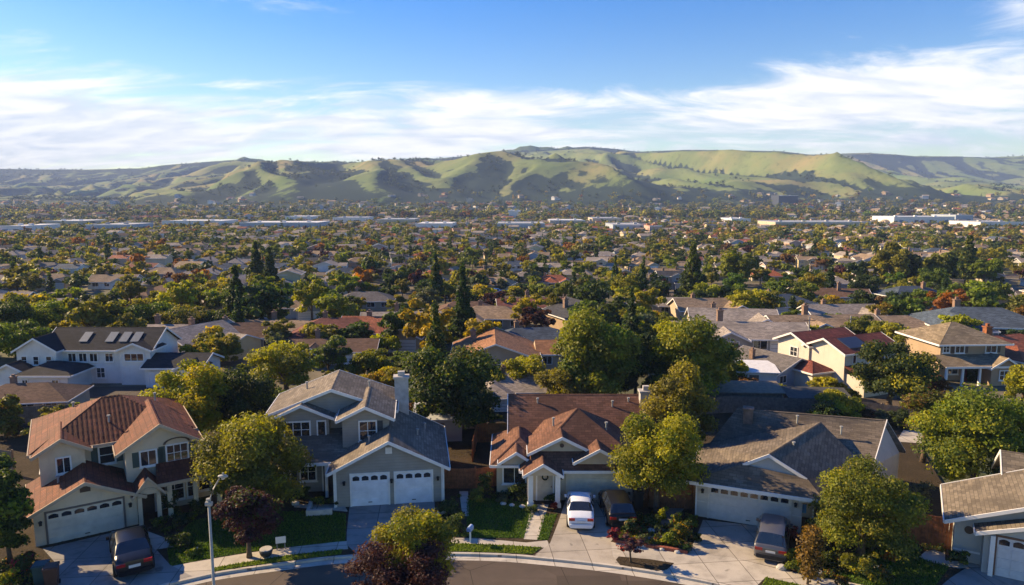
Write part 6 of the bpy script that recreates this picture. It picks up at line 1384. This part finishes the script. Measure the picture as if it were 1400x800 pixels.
for a in [(1222, 1304, 307, 7, 'white', wr, 'long sunlit white warehouse, largest at the right'), (1306, 1330, 306, 8, 'pale blue', gr, 'blue-shaded annexe right of the largest white warehouse'), (328, 432, 315, 7, 'pale blue', wr, 'long pale warehouse left of centre with white roof'), (222, 300, 311, 5, 'white', wr, 'white warehouse strip left of the long pale one'), (60, 108, 311, 5, 'cream', wr, 'cream strip warehouse near the left'), (118, 170, 318, 4, 'pale blue', gr, 'grey-roofed warehouse beyond the left housing'),
          (0, 30, 320, 5, 'white', wr, 'white building at the far left edge'), (516, 566, 308, 5, 'cream', gr, 'cream low building left of the green field'), (568, 618, 316, 6, 'white', wr, 'white low building before the green field'), (680, 745, 316, 7, 'pale blue', gr, 'grey-blue broad warehouse at the centre'), (752, 800, 310, 4, 'grey', wr, 'low white-roofed warehouse right of centre'), (810, 850, 306, 4, 'cream', gr, 'small cream warehouse right of centre'),
          (838, 885, 318, 7, 'pale blue', gr, 'blue-grey warehouse behind the row of dark cypresses'), (888, 905, 320, 5, 'pink', mat_plain('orange roof sheet', (.40, .16, .06), .8), 'small orange-roofed hall right of the blue-grey warehouse'), (1000, 1026, 307, 5, 'white', wr, 'small white office block on the right half'), (1060, 1190, 313, 3, 'cream', gr, 'very long low pale building left of the largest warehouse'), (1340, 1400, 313, 4, 'white', gr, 'white hall at the far right'),
          (390, 425, 303, 4, 'white', wr, 'far small white warehouse in haze left'), (455, 500, 305, 3, 'white', gr, 'thin pale hall in haze left of centre'), (1064, 1090, 291, 9, mat_stucco('stucco dark slate', (0.045, 0.055, 0.075)), gr, 'dark blocky building at the foot of the hills right of centre'), (695, 712, 300, 8, 'white', wr, 'narrow tall pale block near the centre')]:
    warehouse(*a)
sheet('sports_field', [at(646, 306), at(705, 308), at(700, 301), at(655, 300)], 0.04, verge); sheet('sports_field', [at(160, 309), at(330, 308), at(330, 304), at(160, 304.5)], 0.04, verge)
# ---- foothill suburb: trees and houses climbing the lower slopes
it = []; fh = []
for _ in range(6200):
    y = 690+ (trg.random()**1.2)*760; x = (trg.random()*2-1)*(.78*y)
    dn = float(n2(np.array([x/130+2]), np.array([y/130]))[0]); px = 700+x/y*FPX
    if trg.random() > .25+dn*.9: continue
    if y > 880 and trg.random() < (y-880)/(380 if px < 500 else 560): continue
    if hz(x, y) > (20 if px < 600 else 34): continue
    r = trg.uniform(2.6, 6.0); it.append((x, y, hz(x, y)-.3, r, trg.random() < .07, PALL[trg.integers(len(PALL))]))
for _ in range(700):
    y = 690+(trg.random()**1.4)*560; x = (trg.random()*2-1)*(.78*y)
    if hz(x, y) > 30: continue
    fh.append((x, y, int(trg.choice([0, 1, 3])), float(trg.random()*180), float(trg.uniform(.7, 1.15)), rg.choice(ROOFN), rg.choice(['white', 'cream', 'beige', 'beige', 'pale blue', 'tan']), False, hz(x, y)))
mass('foothill_woodland', it, 40, 'hazy trees covering the foot of the hills', 'trees'); house_mass('foothill_houses', fh, 'scattered pale houses on the foot of the hills')
# ---- woods in the gullies and on the crest of the hills
cw = []
ny, nx = HZ.shape
for _ in range(60000):
    j = int(trg.integers(60, ny-14)); i = int(trg.integers(0, nx)); x, y, z, w_ = HX[j, i], HY[j, i], HZ[j, i], HW[j, i]
    if abs(x/y) > .78: continue
    nn_ = float(n4(np.array([x/60]), np.array([y/60]))[0])
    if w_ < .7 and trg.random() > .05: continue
    if nn_ < .46: continue
    if y > 2750 and trg.random() < .7: continue
    cw.append((x+trg.uniform(-4, 4), y+trg.uniform(-2, 2), z-1, trg.uniform(2.4, 5.2), False, 'deep green'))
    if len(cw) > 12000: break
mass('hillside_oakwood', cw, 7, 'dark oak woods filling the gullies and dotting the hill crests', 'trees')
